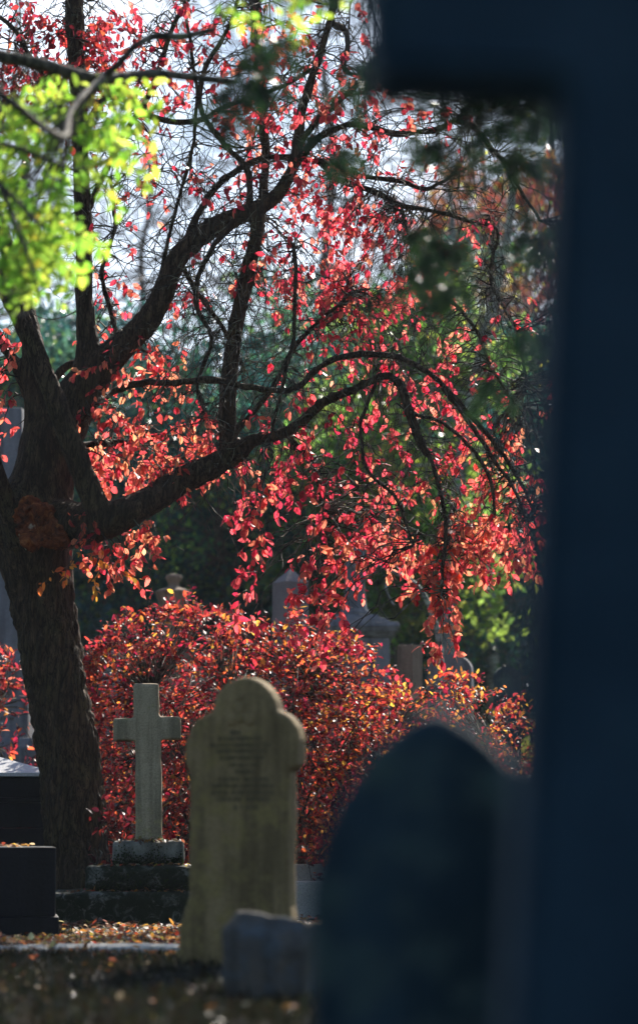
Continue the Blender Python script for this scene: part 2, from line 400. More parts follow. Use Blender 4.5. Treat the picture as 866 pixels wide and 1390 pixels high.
# ------------------------------------------------------------------ main weeping tree
T0 = P(106, 1235, 20.9); T0.z = 0.0
tree = thing('copper_leaved_tree', 'gnarled weeping tree with dark leaning trunk, spreading limbs and red leaves beside the stone cross', 'tree', T0)
def LP(lst, dy=0.0, k=1.0):
    """limb path from (px,py,rpx[,Y]) to metres relative to the tree base"""
    out = []
    for q in lst:
        Y = (q[3] if len(q) > 3 else 20.8) + dy
        p = P(q[0], q[1], Y) - T0
        out.append((p.x, p.y, p.z, max(.004, S(q[2], Y) * k)))
    return out
big = {
 'trunk': [(112,1262,60),(110,1215,50),(106,1170,43),(100,1090,41.5),(92,1010,41),(81,950,41),(66,860,41.5),(56,800,45),(48,750,52),(44,705,60),(58,655,44),(64,600,37),(62,560,29),(50,500,19),(42,450,14,20.9),(28,390,12,21.1),(8,330,10,21.3),(-20,240,8,21.6)],
 'b1': [(66,640,28),(88,580,28),(108,530,25),(120,490,19),(116,430,13),(114,350,12),(112,270,11.5),(109,180,11),(105,90,12),(101,0,12.5),(98,-90,12),(90,-200,9)],
 'b2': [(70,620,34),(100,548,32),(135,500,25),(168,468,19),(200,436,17),(220,402,15.5),(235,362,14.5),(262,328,14.5),(300,303,13),(340,287,12),(368,272,10),(392,240,9),(403,200,8),(410,150,7),(425,100,6),(441,52,5),(455,0,4.5),(470,-70,3.5)],
 'c': [(313,625,15),(310,590,13),(309,540,12),(315,480,11),(325,420,11),(337,370,10.5),(347,325,10),(352,292,10)],
 'd': [(62,705,38,20.85),(100,712,31,20.5),(148,706,25,20.3),(190,687,20.5,20.3),(240,657,18.5,20.4),(290,632,16.5,20.5),(322,614,14.5,20.5),(345,598,9,20.5),(385,588,8,20.4),(415,568,7.5,20.4),(440,545,7,20.3),(475,531,6,20.2),(505,517,6,20.2),(528,510,6.5,20.1),(545,527,6.5,20.1),(556,562,6.5,20.1),(570,598,6.5,20.1),(583,620,5,20.1)],
 'g': [(146,716,21,20.25),(124,672,17,20.2),(101,612,16,20.15),(72,535,14,20.1),(42,462,13,20.1),(10,392,12.5,20.1),(-25,330,11,20.2)],
 'h': [(30,735,24,20.6),(5,668,13,20.4),(-18,590,11,20.3),(-50,480,9,20.2)],
 'arm': [(56,570,12,20.9),(22,495,8,20.8),(-15,440,8,20.7),(-70,380,6,20.6)],
}
rem = Tubes(); limbs = []
for kname, l in big.items():
    q = smooth_path(LP(l), 6); limbs.append(q)
    q2 = q[q[:, 3] > .012]
    rem.add(q2[:, :3], q2[:, 3] * 1.02, 14)
me = rem.mesh('trunk')
tmp = bpy.data.objects.new('tmp', me); COL.objects.link(tmp)
md = tmp.modifiers.new('r', 'REMESH'); md.mode = 'VOXEL'; md.voxel_size = .0125; md.adaptivity = 0
ms = tmp.modifiers.new('s', 'SMOOTH'); ms.iterations = 6; ms.factor = .5
dg = bpy.context.evaluated_depsgraph_get(); me2 = bpy.data.meshes.new_from_object(tmp.evaluated_get(dg))
bpy.data.objects.remove(tmp)
bm = bmesh.new(); bm.from_mesh(me2); bm.normal_update()
for v in bm.verts:
    c = v.co
    warp = noise.noise(Vector((c.x * 3, c.y * 3, c.z * 1.5))) * 1.3
    r1 = abs(noise.noise(Vector((c.x * 17 + warp, c.y * 17, c.z * 4.2 + warp)))) 
    r2 = noise.noise(Vector((c.x * 5, c.y * 5, c.z * 3 + 9)))
    tr = 1.0 if c.z < 2.6 and abs(c.x) < .75 else .35
    r3 = abs(noise.noise(Vector((c.x * 38 + warp, c.y * 38, c.z * 9))))
    v.co += v.normal * ((r1 - .25) * .055 * tr + (r3 - .25) * .022 * tr + r2 * .024 * tr)
bm.to_mesh(me2); bm.free(); me2.name = 'trunk'
me2.polygons.foreach_set('use_smooth', [True] * len(me2.polygons))
trunk_o = link('trunk', me2, M['bark'], tree)
# wound on the trunk
bm = bmesh.new()
for (ox, oz, rx_, rz_) in ((0, 0, .17, .19), (.13, -.10, .14, .12), (-.05, .10, .13, .12)):
    q_ = bmesh.ops.create_icosphere(bm, subdivisions=4, radius=1)['verts']
    for v in q_: v.co = Vector((v.co.x * rx_ + ox, v.co.y * .11, v.co.z * rz_ + oz))
burr = bm_obj('burr', bm, M['wound'], trunk_o, bev=0, smooth=True)
md = burr.modifiers.new('r', 'REMESH'); md.mode = 'VOXEL'; md.voxel_size = .008
dg = bpy.context.evaluated_depsgraph_get(); me = bpy.data.meshes.new_from_object(burr.evaluated_get(dg)); burr.modifiers.clear()
bm = bmesh.new(); bm.from_mesh(me); bm.normal_update()
for v in bm.verts:
    c = v.co; n = noise.noise(c * 7 + Vector((3, 1, 7))); n2 = abs(noise.noise(c * 16)); n3 = noise.noise(c * 40)
    hollow = max(0, 1 - math.hypot((c.x - .03) / .16, (c.z + .02) / .15)) * .09 if c.y < 0 else 0
    v.co += v.normal * (n * .07 - n2 * .06 + n3 * .012 - hollow)
bm.to_mesh(me); bm.free(); me.polygons.foreach_set('use_smooth', [True] * len(me.polygons)); burr.data = me
burr.location = P(52, 712, 20.36) - T0
tag(burr, 'orange brown decayed wound with pale torn wood')

# secondary limbs, one mesh each
secondary = [
 [(95,580,9,20.6),(125,553,7,20.5),(155,532,5.5),(190,521,6),(240,520,5.5,20.3),(290,516,6,20.2),(330,524,5.5,20.2),(370,532,5,20.2),(405,525,5,20.2),(432,500,5,20.2),(462,484,5,20.1),(510,481,5,20.1),(545,487,5,20),(580,505,4.5,20),(620,541,4,20),(662,592,4,20),(700,642,3.2,20),(722,690,2.5,20)],
 [(600,525,4,20),(630,562,4,20),(660,610,3.4,20),(690,650,3,20),(712,700,2,20)],
 [(405,200,6),(430,165,5.5),(462,135,5),(500,98,4.5),(525,60,4)],
 [(395,235,7),(430,190,6),(475,168,5),(530,181,5),(585,177,5),(612,165,4.5),(636,150,4)],
 [(618,163,4),(642,172,4),(664,200,4),(690,228,3.6),(708,262,3),(735,300,2.5)],
 [(255,330,9),(272,285,6),(298,251,5.5),(345,218,5),(395,214,5),(433,220,5),(455,241,5),(508,260,5),(545,280,4.5),(592,287,3.5)],
 [(440,222,4),(480,236,4),(540,246,4),(580,256,3.4),(620,235,3)],
 [(310,600,6),(345,560,4.5),(372,520,4),(400,470,4),(440,430,3),(480,395,2.4)],
 [(390,588,4),(410,610,5),(428,640,5),(437,680,4.5),(440,720,3)],
 [(215,400,3.4),(225,340,3.2),(240,280,3),(258,215,3),(266,150,3),(262,80,2.6),(250,0,2.6)],
 [(352,295,7,21.2),(362,220,7,21.2),(356,150,8,21.2),(352,80,9,21.3),(346,10,10,21.4),(340,-80,9,21.5)],
 [(240,350,4.5,21),(270,400,4,21.1),(300,440,3.5,21.2),(330,500,3,21.2)],
 [(320,300,6,20.6),(285,340,4.5,20.5),(265,410,4,20.5),(290,460,3.5,20.5),(268,520,3,20.5),(282,570,2.4,20.5)],
 [(112,300,5),(140,240,5),(165,190,4.5),(205,120,4.5),(225,60,4),(250,10,3.5)],
 [(112,200,5),(80,140,4.5),(45,80,4),(10,30,3.5),(-40,-10,3)],
 [(340,285,6),(335,230,5),(300,190,4.5),(270,140,4.5),(280,90,4),(310,40,3.5),(330,-20,3)],
 [(450,0,4),(452,30,5),(468,40,5),(472,60,4.5),(468,95,4),(500,105,3)],
 [(109,180,6),(150,130,5),(200,155,5),(260,165,5),(320,140,4),(380,120,3.5),(430,90,3)],
 [(400,330,3.5,20.3),(402,400,3.2,20.2),(396,470,3,20.2),(380,540,3,20.2),(366,600,3,20.3)],
 [(165,470,4,20.9),(150,420,4,20.9),(140,370,3.4),(155,310,3),(150,240,3)],
 [(120,490,5,21),(90,500,6,21),(68,525,7,20.9)],
 [(510,520,3,20),(490,575,3,20),(500,640,2.6,20),(540,680,2.6,20),(560,740,2,20)],
 [(60,590,12,21),(110,605,8,21.2),(150,600,6,21.3),(190,603,4,21.3)],
 [(555,560,3.5,20),(610,580,3.2,19.9),(660,640,3,19.9),(670,700,2.4,19.9)],
 [(583,618,4,20.1),(600,680,3.4,20),(604,740,3,20),(600,800,2,20)],
 [(592,287,3.5),(640,300,3),(676,315,2.6),(665,380,2.5),(700,450,2.5),(715,520,2)],
 [(545,283,3.5,20.4),(565,340,3.2,20.4),(600,395,3,20.4),(640,440,3,20.4),(668,500,2.6,20.4),(700,550,2,20.4)],
]
for l in secondary:
    q = smooth_path(LP(l), 7); q[:, 3] *= .85
    for i in range(len(q)):
        nn = noise.noise_vector(Vector(q[i, :3]) * 3.2); q[i, :3] += np.array(nn) * .018 + np.array(noise.noise_vector(Vector(q[i, :3]) * 11)) * .010; q[i, 3] *= 1 + .25 * noise.noise(Vector(q[i, :3]) * 14)
    limbs.append(q); t = Tubes(); t.add(q[:, :3], q[:, 3], 9); t.build('branch', M['bark'], tree)
LIMB = np.concatenate(limbs)                     # all limb nodes, for twig attachment

tw = Tubes(); lv = Leaves()
def wiggle(a, b, n, sag, amp):
    """gently arching path from a to b"""
    out = []; ph = random.uniform(0, 6); o1, o2 = rv(1), rv(1)
    for i in range(n + 1):
        t = i / n; p = a.lerp(b, t); p.z += sag * math.sin(math.pi * t)
        p += (o1 * math.sin(t * 7 + ph) + o2 * math.sin(t * 13 + ph)) * amp * math.sin(math.pi * min(1, t * 1.2 + .02))
        out.append(p)
    return out
def put_leaf(L_, p, tang, pal, size, wfrac=.63, droop=.9, spread=1.0):
    ax = tang * .35 + rv(.62 * spread) + Vector((0, 0, -droop * .75)); nr = rv(1) + Vector((0, -.15, .5))
    s = size * random.choice([random.uniform(.45, .8), random.uniform(.8, 1.25), random.uniform(.8, 1.25)])
    L_.add(p + ax.normalized() * .012, ax, nr, s, s * wfrac * random.uniform(.8, 1.1), pick(pal))
def nearest(p, jit=.05):
    d = LIMB[:, :3] - np.array(p)[None]; dd = np.sum(d * d * np.array([1, .6, 1]), 1) - (d[:, 2] > 0) * .0
    up = np.where(d[:, 2] > -.05, 1.0, 2.2)      # prefer limbs above: the twigs weep
    j = np.argmin(dd * up + rng.uniform(0, jit, len(dd))); return Vector(LIMB[j, :3]), LIMB[j, 3]
def sprig(px, py, Y, pal, nleaf, ln, size=.082, hang=1.0):
    a = P(px, py, Y) - T0
    s0, r0 = nearest(a)
    n = max(4, int((a - s0).length / .06))
    path = wiggle(s0, a, min(n, 16), .12 * (a - s0).length, .035)
    tw.add(path, [max(.0022, .0055 * (1 - i / len(path)) + .0022) for i in range(len(path))], 4)
    d = Vector((random.gauss(0, .8), random.gauss(0, .5), -hang * random.uniform(.1, 1))).normalized(); p = a.copy(); path2 = [p.copy()]
    k = max(3, nleaf); step = ln / k
    for i in range(k):
        d = (d + rv(.22) + Vector((0, 0, -.12 * hang))).normalized(); p = p + d * step; path2.append(p.copy())
        put_leaf(lv, p, d, pal, size)
        if random.random() < .55: put_leaf(lv, p - d * step * .5, d, pal, size * .9)
    put_leaf(lv, p, d, pal, size, droop=1.4)
    tw.add(path2, [.0022] * len(path2), 3)
def region(x0, y0, x1, y1, count, pal, nl=(3, 7), dy=(-.35, 1.2), size=.076, gaussx=False):
    for _ in range(count):
        px = random.gauss((x0 + x1) / 2, (x1 - x0) / 4) if gaussx else random.uniform(x0, x1); py = random.uniform(y0, y1)
        n = random.randint(*nl)
        # skip with a clumpy noise so that gaps remain
        if noise.noise(Vector((px / 45, py / 45, 1.7))) < -.12 and random.random() < .8: continue
        sprig(px, py, 20.6 + random.uniform(*dy), pal, n, .04 * n + .05, size)
region(0, 0, 170, 110, 120, DKR, (4, 8))
region(-60, 60, 150, 190, 40, DKR, (3, 6))
region(150, 0, 340, 130, 95, RED, (2, 5))
region(180, 130, 340, 260, 50, RED, (2, 5))
region(120, 230, 330, 420, 44, RED, (1, 4))
region(350, 0, 510, 130, 75, RED, (2, 5))
region(340, 120, 520, 240, 95, RED, (2, 5))
region(360, 230, 560, 400, 160, RED, (3, 7))
region(540, 120, 640, 280, 26, RED, (1, 4))
region(595, 280, 675, 330, 22, RED, (3, 6))
region(450, 380, 640, 520, 64, RED, (2, 5))
region(380, 400, 520, 560, 44, RED, (2, 5))
region(640, 400, 720, 560, 18, RED, (1, 4))
region(110, 440, 250, 560, 64, ORA, (3, 7))
region(110, 540, 320, 640, 100, ORA, (4, 8))
region(130, 600, 240, 640, 20, ORA, (4, 7))
region(110, 690, 215, 770, 30, ORA, (4, 8), (-.5, .3))
region(95, 740, 160, 775, 7, GOLD, (4, 7), (-.6, -.4), .07)
region(-30, 430, 50, 590, 30, ORA, (3, 7))
region(330, 560, 480, 680, 48, RED, (3, 7))
region(460, 520, 640, 640, 60, RED, (3, 7))
region(480, 620, 735, 720, 92, ORA, (4, 8))
region(520, 700, 720, 770, 62, ORA, (4, 9))
region(620, 560, 730, 650, 28, ORA, (3, 7))
region(420, 680, 540, 780, 40, RED, (4, 8))
for cx, y0, y1, n, pal in ((338, 690, 850, 13, RED), (352, 650, 730, 7, ORA), (600, 750, 880, 22, ORA), (580, 740, 810, 12, ORA), (425, 760, 850, 12, RED), (450, 790, 890, 12, RED), (470, 690, 800, 12, ORA), (640, 700, 780, 12, ORA), (610, 690, 760, 12, ORA), (715, 640, 760, 8, DKR)):
    for i in range(n):
        sprig(cx + random.gauss(0, 9), y0 + (y1 - y0) * i / n, 20.2 + random.uniform(-.25, .25), pal, random.randint(3, 6), .16, .085)
# leaves beyond the picture's edge, so that the crown goes on
region(-420, -60, -30, 520, 70, ORA, (3, 7), (-1.2, 1.2))
region(-300, -650, 900, -20, 480, RED, (2, 6), (-1.4, 1.4))  # unseen crown thickened overhead to shade the foreground
region(740, 330, 1050, 760, 80, ORA, (3, 7))

# bare weeping twigs and tangles
def bare(px, py, Y, ln, ang0, droop, r=.004, depth=0):
    p = P(px, py, Y) - T0
    if depth == 0: p, rr = nearest(p, .35)
    grow(p, Vector((math.cos(ang0), random.uniform(-.5, .5), math.sin(ang0))).normalized(), ln, droop, r, depth)
def grow(p, d, ln, droop, r, depth):
    n = max(4, int(ln / .055)); path = [p.copy()]; turn = rv(.10)
    for i in range(n):
        d = (d + rv(.19) + turn + Vector((0, 0, -droop))).normalized()
        if random.random() < .12: turn = rv(.12)
        p = p + d * ln / n; path.append(p.copy())
        if depth < 2 and random.random() < (.16 if depth == 0 else .09):
            grow(p.copy(), (d + rv(.7)).normalized(), ln * random.uniform(.25, .6), droop * 1.15, r * .62, depth + 1)
    tw.add(path, [max(.002, 1.3 * r * (1 - .7 * i / len(path))) for i in range(len(path))], 4)
def bares(x0, y0, x1, y1, n, ln=(.4, 1.1), droop=.06, r=.0045):
    for _ in range(n):
        bare(random.uniform(x0, x1), random.uniform(y0, y1), 20.7 + random.uniform(-.7, .9), random.uniform(*ln), random.uniform(0, 6.28), droop, r * random.uniform(.6, 1.4))
bares(110, 180, 350, 430, 190, (.3, .9), .035, .0042)
bares(170, 0, 520, 200, 130, (.3, 1.0), .02, .005)
bares(0, 0, 110, 400, 40, (.3, .9), .03)
bares(240, 300, 420, 620, 200, (.3, 1.0), .13, .0035)
bares(430, 130, 720, 330, 150, (.3, 1.0), .06, .0042)
bares(430, 330, 720, 620, 210, (.4, 1.1), .12, .0034)
bares(380, 620, 720, 760, 90, (.3, .8), .16, .0028)
bares(230, 640, 420, 720, 22, (.2, .5), .16, .0025)
for _ in range(150):      # long dangling strings
    a = P(random.uniform(240, 720), random.uniform(280, 640), 20.6 + random.uniform(-.6, .8)) - T0
    p, rr = nearest(a, .3); grow(p, Vector((random.uniform(-.4, .4), 0, -.4)).normalized(), random.uniform(.6, 1.4), .16, .0028, 1)
o = tw.build('twigs', M['twig'], tree)
o = lv.build('crown', M['leaf_red'], tree)

# ------------------------------------------------------------------ copper shrubs
def shrub(name, label, Y0, prof, depth, nspr, pal_fn, size, xbase, stems=26, ybot=1200, dens=None):
    """prof: (px, py) silhouette of the top at distance Y0; the shrub is as deep as it is broad"""
    prof = sorted(prof); X0, X1 = prof[0][0], prof[-1][0]
    base = P(xbase, 1235, Y0); base.z = 0
    root = thing(name, label, 'shrub', base, 0, 'copper leaved shrubs')
    px_ = [q[0] for q in prof]; py_ = [q[1] for q in prof]
    L_ = Leaves(); T_ = Tubes(); hubs = []
    gb = ground_z(0, Y0)
    for i in range(stems):
        tx = random.uniform(X0, X1); top = np.interp(tx, px_, py_); f = random.uniform(.1, .75)
        e = P(tx, top + (ybot - top) * (1 - f) * .8, Y0 + random.uniform(-depth, depth) * .8) - base
        s0 = Vector((random.gauss(0, .18) + e.x * .25, random.gauss(0, .18), -.03))
        pth = []
        for k in range(11):
            t = k / 10; q = s0.lerp(e, t); q.z = s0.z + (e.z - s0.z) * (t ** .8); q += rv(.012); pth.append(q)
        T_.add(pth, [.016 * (1 - .75 * k / 10) for k in range(11)], 6); hubs += pth[3:]
    H = np.array([tuple(h) for h in hubs])
    for i in range(nspr):
        tx = random.uniform(X0, X1); top = float(np.interp(tx, px_, py_))
        u = random.random() ** 1.15
        edge = min(1, (tx - X0) / 60 + .15, (X1 - tx) / 60 + .15)
        yy = top + 8 + u * (ybot - top) * .95 + noise.noise(Vector((tx / 28, 3, Y0))) * 18
        dm = depth * math.sqrt(max(.06, 1 - (1 - u) ** 2.0)) * edge
        Yp = Y0 + random.uniform(-dm, dm)
        if yy > ybot: continue
        if noise.noise(Vector((tx / 30, yy / 24, Yp * 1.4))) < -.12: continue
        e = P(tx, yy, Yp) - base
        if e.z < .03: continue
        d2 = np.sum((H - np.array(e)) ** 2, 1); s0 = Vector(H[int(np.argmin(d2))])
        out = Vector((e.x, (Yp - Y0), .0)); out = out.normalized() if out.length > .01 else Vector((0, 0, 1))
        dirn = (out * .6 + Vector((0, 0, .55)) + rv(.45)).normalized()
        ln = random.uniform(.16, .34); st0 = e - dirn * ln * .5
        T_.add([s0, s0.lerp(st0, .5) + rv(.02), st0], [.005, .004, .003], 4)
        k = random.randint(7, 11); p = st0.copy(); path = [p.copy()]; d = dirn.copy(); sd_ = rv(1)
        for j in range(k):
            d = (d + rv(.10) + Vector((0, 0, -.055))).normalized(); p = p + d * ln / k; path.append(p.copy())
            side = d.cross(sd_).normalized() * (1 if j % 2 else -1)
            ax = side * .8 + d * .55 + rv(.35) + Vector((0, 0, -.1)); nr = Vector((0, 0, 1)) + rv(.55)
            s = size * random.uniform(.5, 1.3)
            L_.add(p, ax, nr, s, s * random.uniform(.46, .66), pick(pal_fn(tx, yy)))
        T_.add(path, [.0022] * len(path), 3)
    T_.build('stems', M['twig'], root); L_.build('foliage', M['leaf_shrub'], root)
    return root
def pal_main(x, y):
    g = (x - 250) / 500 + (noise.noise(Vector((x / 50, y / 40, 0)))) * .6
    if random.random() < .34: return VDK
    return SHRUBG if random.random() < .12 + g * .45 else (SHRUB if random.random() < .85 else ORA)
shrub('copper_shrub', 'broad copper red shrub massed behind the stone cross and lobed headstone', 23.0,
      [(105, 900), (120, 868), (150, 850), (180, 822), (232, 812), (300, 816), (345, 838), (400, 832), (440, 845), (480, 866), (520, 900), (545, 950)],
      1.7, 3100, pal_main, .058, 330, 40)
shrub('copper_shrub', 'lower orange gold shrub on the right with loose sprays reaching beside the dark cross shaft', 22.2,
      [(430, 1010), (470, 950), (520, 920), (560, 912), (590, 905), (640, 902), (672, 918), (700, 950), (716, 975), (740, 1010)],
      1.1, 1050, lambda x, y: SHRUBG if random.random() < .62 else (SHRUB if random.random() < .6 else VDK), .054, 590, 26)
shrub('copper_shrub', 'dense deep crimson shrub added low behind the others to block their back light', 25.2,
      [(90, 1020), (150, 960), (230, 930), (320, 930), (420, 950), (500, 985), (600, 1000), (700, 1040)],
      1.1, 2000, lambda x, y: VDK, .075, 380, 30)  # shrub added to keep back light off the lower leaves in front
shrub('copper_shrub', 'dark crimson shrub on the left showing behind the leaning tree trunk', 24.4,
      [(-110, 900), (-60, 868), (-20, 862), (20, 880), (48, 900), (90, 930)],
      .8, 330, lambda x, y: VDK if random.random() < .4 else (SHRUB if random.random() < .7 else ORA), .07, 10, 14)
shrub('low_shrub', 'small dark red seedling clump at the foot of the leaning tree', 20.25,
      [(128, 1120), (140, 1085), (160, 1078), (178, 1100), (190, 1125)],
      .25, 60, lambda x, y: VDK, .06, 158, 6)

# ------------------------------------------------------------------ stone cross on steps
Yc = 20.0
base = P(202, 1250, Yc); base.z = -.02
cr = thing('stone_cross', 'small weathered stone cross on three mossy steps between the tree trunk and the lobed headstone', 'gravestone', base, R(2))
sc_ = Yc / F; base_c = base.copy()
def zc(py, Y=Yc): return P(0, py, Y).z
def rel(px, py): q = P(px, py, Yc) - base; return q.x, q.z
# cross body
prof = []
for px, py in [(184.5,1141),(184.5,1006),(154.5,1006.5),(155,976),(182,975),(182,928.5),(216.5,928),(216.5,973),(245.5,973.5),(246,1004),(219,1004),(221,1141)]:
    x, z = rel(px, py); prof.append((x, z))
roughen(prism('cross', prof, .15, M['cross_stone'], cr, .006), .011)
x0, z0 = rel(154, 1174); x1, z1 = rel(251, 1141)
roughen(box('socket_block', (x0, x1, -.20, .20, z0, z1 - .004), M['step_stone'], cr, .006, top=(.97, .97)), .014, .008, .03)
x0, _ = rel(131, 0); x1, _ = rel(277, 0); _, zb = rel(0, 1209); 
roughen(box('step', (x0, x1, -.33, .36, zb, z0 - .002), M['step_stone'], cr, .006), .016, .010, .04)
x0, _ = rel(86, 0); x1, _ = rel(330, 0)
roughen(box('step', (x0, x1, -.52, .60, -.05, zb - .002), M['step_stone'], cr, .01), .018, .012, .05)
# moss clumps on the ledges
ml = Leaves()
for _ in range(1500):
    lvl = random.choice([0, 0, 1, 1])
    if lvl == 0:
        x, z = rel(random.uniform(156, 249), 1174); y = -.20 - random.uniform(0, .02); z += abs(random.gauss(0, .05)) * (1 + .8 * noise.noise(Vector((x * 9, 0, 0))))
    else:
        x, z = rel(random.uniform(132, 262), 1209); y = -.33 - random.uniform(0, .02); z += abs(random.gauss(0, .06)) * (1 + .8 * noise.noise(Vector((x * 7, 5, 0))))
    ml.add((x, y, z), rv(1) + Vector((0, -.6, .2)), rv(1), random.uniform(.012, .026), random.uniform(.01, .018), pick([((.035, .05, .015), 3), ((.05, .045, .02), 1), ((.07, .09, .02), 1)]))
ml.build('moss', M['leaf_dark'], cr, simple=True)

# mossy flat kerb beside the cross, low wall behind the headstone
def kerb(name, label, px0, px1, pyt, Y, th, mat, ph=.12, cat='grave kerb', rz=0, dz=.35, grp=None):
    a = P(px0, pyt, Y); b = P(px1, pyt, Y); c = (a + b) / 2; zt = c.z; z0_ = ground_z(0, Y) - .05
    r = box(name, (-(b.x - a.x) / 2, (b.x - a.x) / 2, -th / 2, th / 2, 0, zt - z0_), mat, None, .012)
    r.location = (c.x, Y, z0_); r.rotation_euler = (0, 0, rz); tag(r, label, cat, grp); return r
kerb('grave_kerb', 'low mossy grave kerb between the black tomb and the cross steps', 70, 150, 1200, 20.9, .5, M['step_stone'])
kerb('low_wall', 'pale sunlit coping stone low behind the right edge of the lobed headstone', 372, 470, 1173, 22.0, .25, M['kerb_stone'], cat='coping')
kerb('grave_kerb', 'mossy grave kerb below the pale coping behind the lobed headstone', 360, 480, 1196, 21.2, .25, M['kerb_stone'])
kerb('ledger_slab', 'pale blue flat ledger slab glimpsed between tree trunk and cross', 146, 190, 1114, 25.5, 1.0, M['white_stone'], cat='grave slab')
ka = P(170, 1283, 15.3); kz = ka.z; ka.z = 0
kt = thing('grave_kerb', 'long pale kerb of worn stone lengths along the leaf litter at the bottom left', 'grave kerb', ka, R(7))
for (a_, b_, dz_, ang) in ((-1.25, -.42, -.008, .8), (-.405, .33, .0, -.6), (.345, 1.1, .012, 1.0)):
    kb = roughen(box('kerb_length', (a_, b_, -.19, .19, -.08, kz + dz_), M['kerb_stone'], kt, .01), .016, .008, .05); kb.rotation_euler = (R(1.5), 0, R(ang * .5))

# ------------------------------------------------------------------ lobed headstone
Yh = 13.1; hb = P(333, 1300, Yh); hb.z = 0
hs = thing('lobed_headstone', 'tall olive brown headstone with round lobed top and faded inscription right of the cross', 'gravestone', hb, R(-22))
kx = 1 / math.cos(R(22))
pts = [(246,1330),(247,1262),(256,1232),(261,1215),(262,1048),(259,1044),(257.5,1030),(257,1008),(262,990),(272,977),(285,969),(293,966),(296,952),(303,938),(315,926),(330,920),(337,918.5),(346,920),(360,927),(371,939),(378,953),(381,967),(389,969),(399,976),(407,988),(411,1004),(410,1040),(398,1046),(397,1230),(402,1262),(402,1330)]
prof = []
for px, py in pts:
    q = P(px, py, Yh) - hb; prof.append((q.x * kx, q.z))
slab_ = roughen(prism('slab', prof, .125, M['head_stone'], hs, .008), .011, .003, .015)
# inscription: worn rows of cut strokes
bm = bmesh.new(); yf = -.0625 - .005
rows = [(995,326,12),(1003,333,60),(1012,333,80),(1020,336,70),(1029,336,60),(1039,338,40),(1048,340,26),(1058,338,66),(1067,336,84),(1076,338,88),(1085,336,70),(1096,338,36)]
for py, cx, wd in rows:
    x = cx - wd / 2
    while x < cx + wd / 2:
        wv = random.uniform(1.5, 3.2)
        if random.random() < .92:
            q = P(x, py, Yh) - hb; h = random.uniform(.017, .024); ww = S(wv * 1.0, Yh)
            # letter-like: an upright with a short worn bar
            add_box(bm, q.x * kx, q.x * kx + ww * .5, yf - .001, yf + .006, q.z - h / 2, q.z + h / 2)
            zz = q.z + random.choice([-h * .35, 0, h * .35]); add_box(bm, q.x * kx + ww * .5, q.x * kx + ww, yf - .001, yf + .006, zz - .003, zz + .003)
        x += wv + random.choice([.6, .8, 2.2])
bm_obj('lettering', bm, M['carve'], slab_, bev=0)
# low-relief carving in the lobe
bm = bmesh.new()
for (px, py, r) in ((333, 962, 9), (322, 978, 8), (346, 978, 8), (334, 975, 7), (334, 947, 6)):
    q = P(px, py, Yh) - hb
    mtx = Matrix.Translation((q.x * kx, yf, q.z)) @ Matrix.Diagonal((1, .35, 1, 1))
    bmesh.ops.create_icosphere(bm, subdivisions=3, radius=S(r, Yh), matrix=mtx)
bm_obj('relief_carving', bm, M['head_stone'], slab_, bev=0, smooth=True)

# ------------------------------------------------------------------ near blurred stones
Yg = 4.8; gb = P(592, 1130, Yg); gb.z = 0
go = thing('pointed_headstone', 'dark pointed arch headstone very near and out of focus at lower right', 'gravestone', gb, R(-11))
kx = 1 / math.cos(R(11)); prof = []
L_ = [(425,1420),(424,1250),(431,1200),(441,1150),(456,1108),(480,1068),(508,1032),(540,1003),(568,985),(591,972)]
L_ = L_ + [(1184 - x + 2, y) for x, y in reversed(L_[:-1])]
for px, py in L_:
    q = P(px, py - (12 if py < 1400 else 0), Yg) - gb; prof.append((q.x * kx, q.z if py < 1400 else -.05))
roughen(prism('slab', prof, .09, M['dark_stone'], go, .008), .011, .005, .02)
# big cross
Yx = 3.1; cb = Vector(((960 - 433) / F * Yx, Yx + .085, 0))
xo = thing('granite_cross', 'huge dark navy granite cross filling the right edge, very close and blurred', 'gravestone', cb, R(3))
def xr(px, py): q = P(px, py, Yx) - cb; return q.x, q.z
half = [xr(690, 1390), xr(712, 1000), xr(735, 560), xr(754, 210), xr(755, 140), xr(749, 121), xr(734, 113), xr(545, 110), xr(512, 103), xr(499, 86), xr(496, 60), xr(494, -330), xr(750, -335)]
bot = (xr(690, 1390)[0] - .015, .30)
half = [bot] + half + [(xr(756, 0)[0], 2.05)]
prof = half + [(-x, z) for x, z in reversed(half)]
prism('cross', prof, .16, M['navy_stone'], xo, .02)
box('plinth', (-.30, .30, -.17, .17, -.03, .298), M['navy_stone'], xo, .012, top=(.94, .94))

# coping block in front of the lobed headstone
bb = P(360, 1250, 11.2); bb.z = 0
blk = thing('coping_block', 'low rough grey brown block with tilted top before the foot of the lobed headstone', 'stone block', bb, 0)
bm = bmesh.new()
tops = [P(299, 1262, 11.05), P(410, 1290, 10.95), P(440, 1252, 11.06), P(322, 1231, 11.14)]
vs = [bm.verts.new(((p.x - bb.x) * .9, p.y - bb.y + (.22 if i_ > 1 else 0), -.04)) for i_, p in enumerate(tops)] + [bm.verts.new(p - bb) for p in tops]
for f in ((3, 2, 1, 0), (4, 5, 6, 7), (0, 1, 5, 4), (1, 2, 6, 5), (2, 3, 7, 6), (3, 0, 4, 7)): bm.faces.new([vs[k_] for k_ in f])
roughen(bm_obj('block', bm, M['block_stone'], blk, .0), .012, .008, .02)

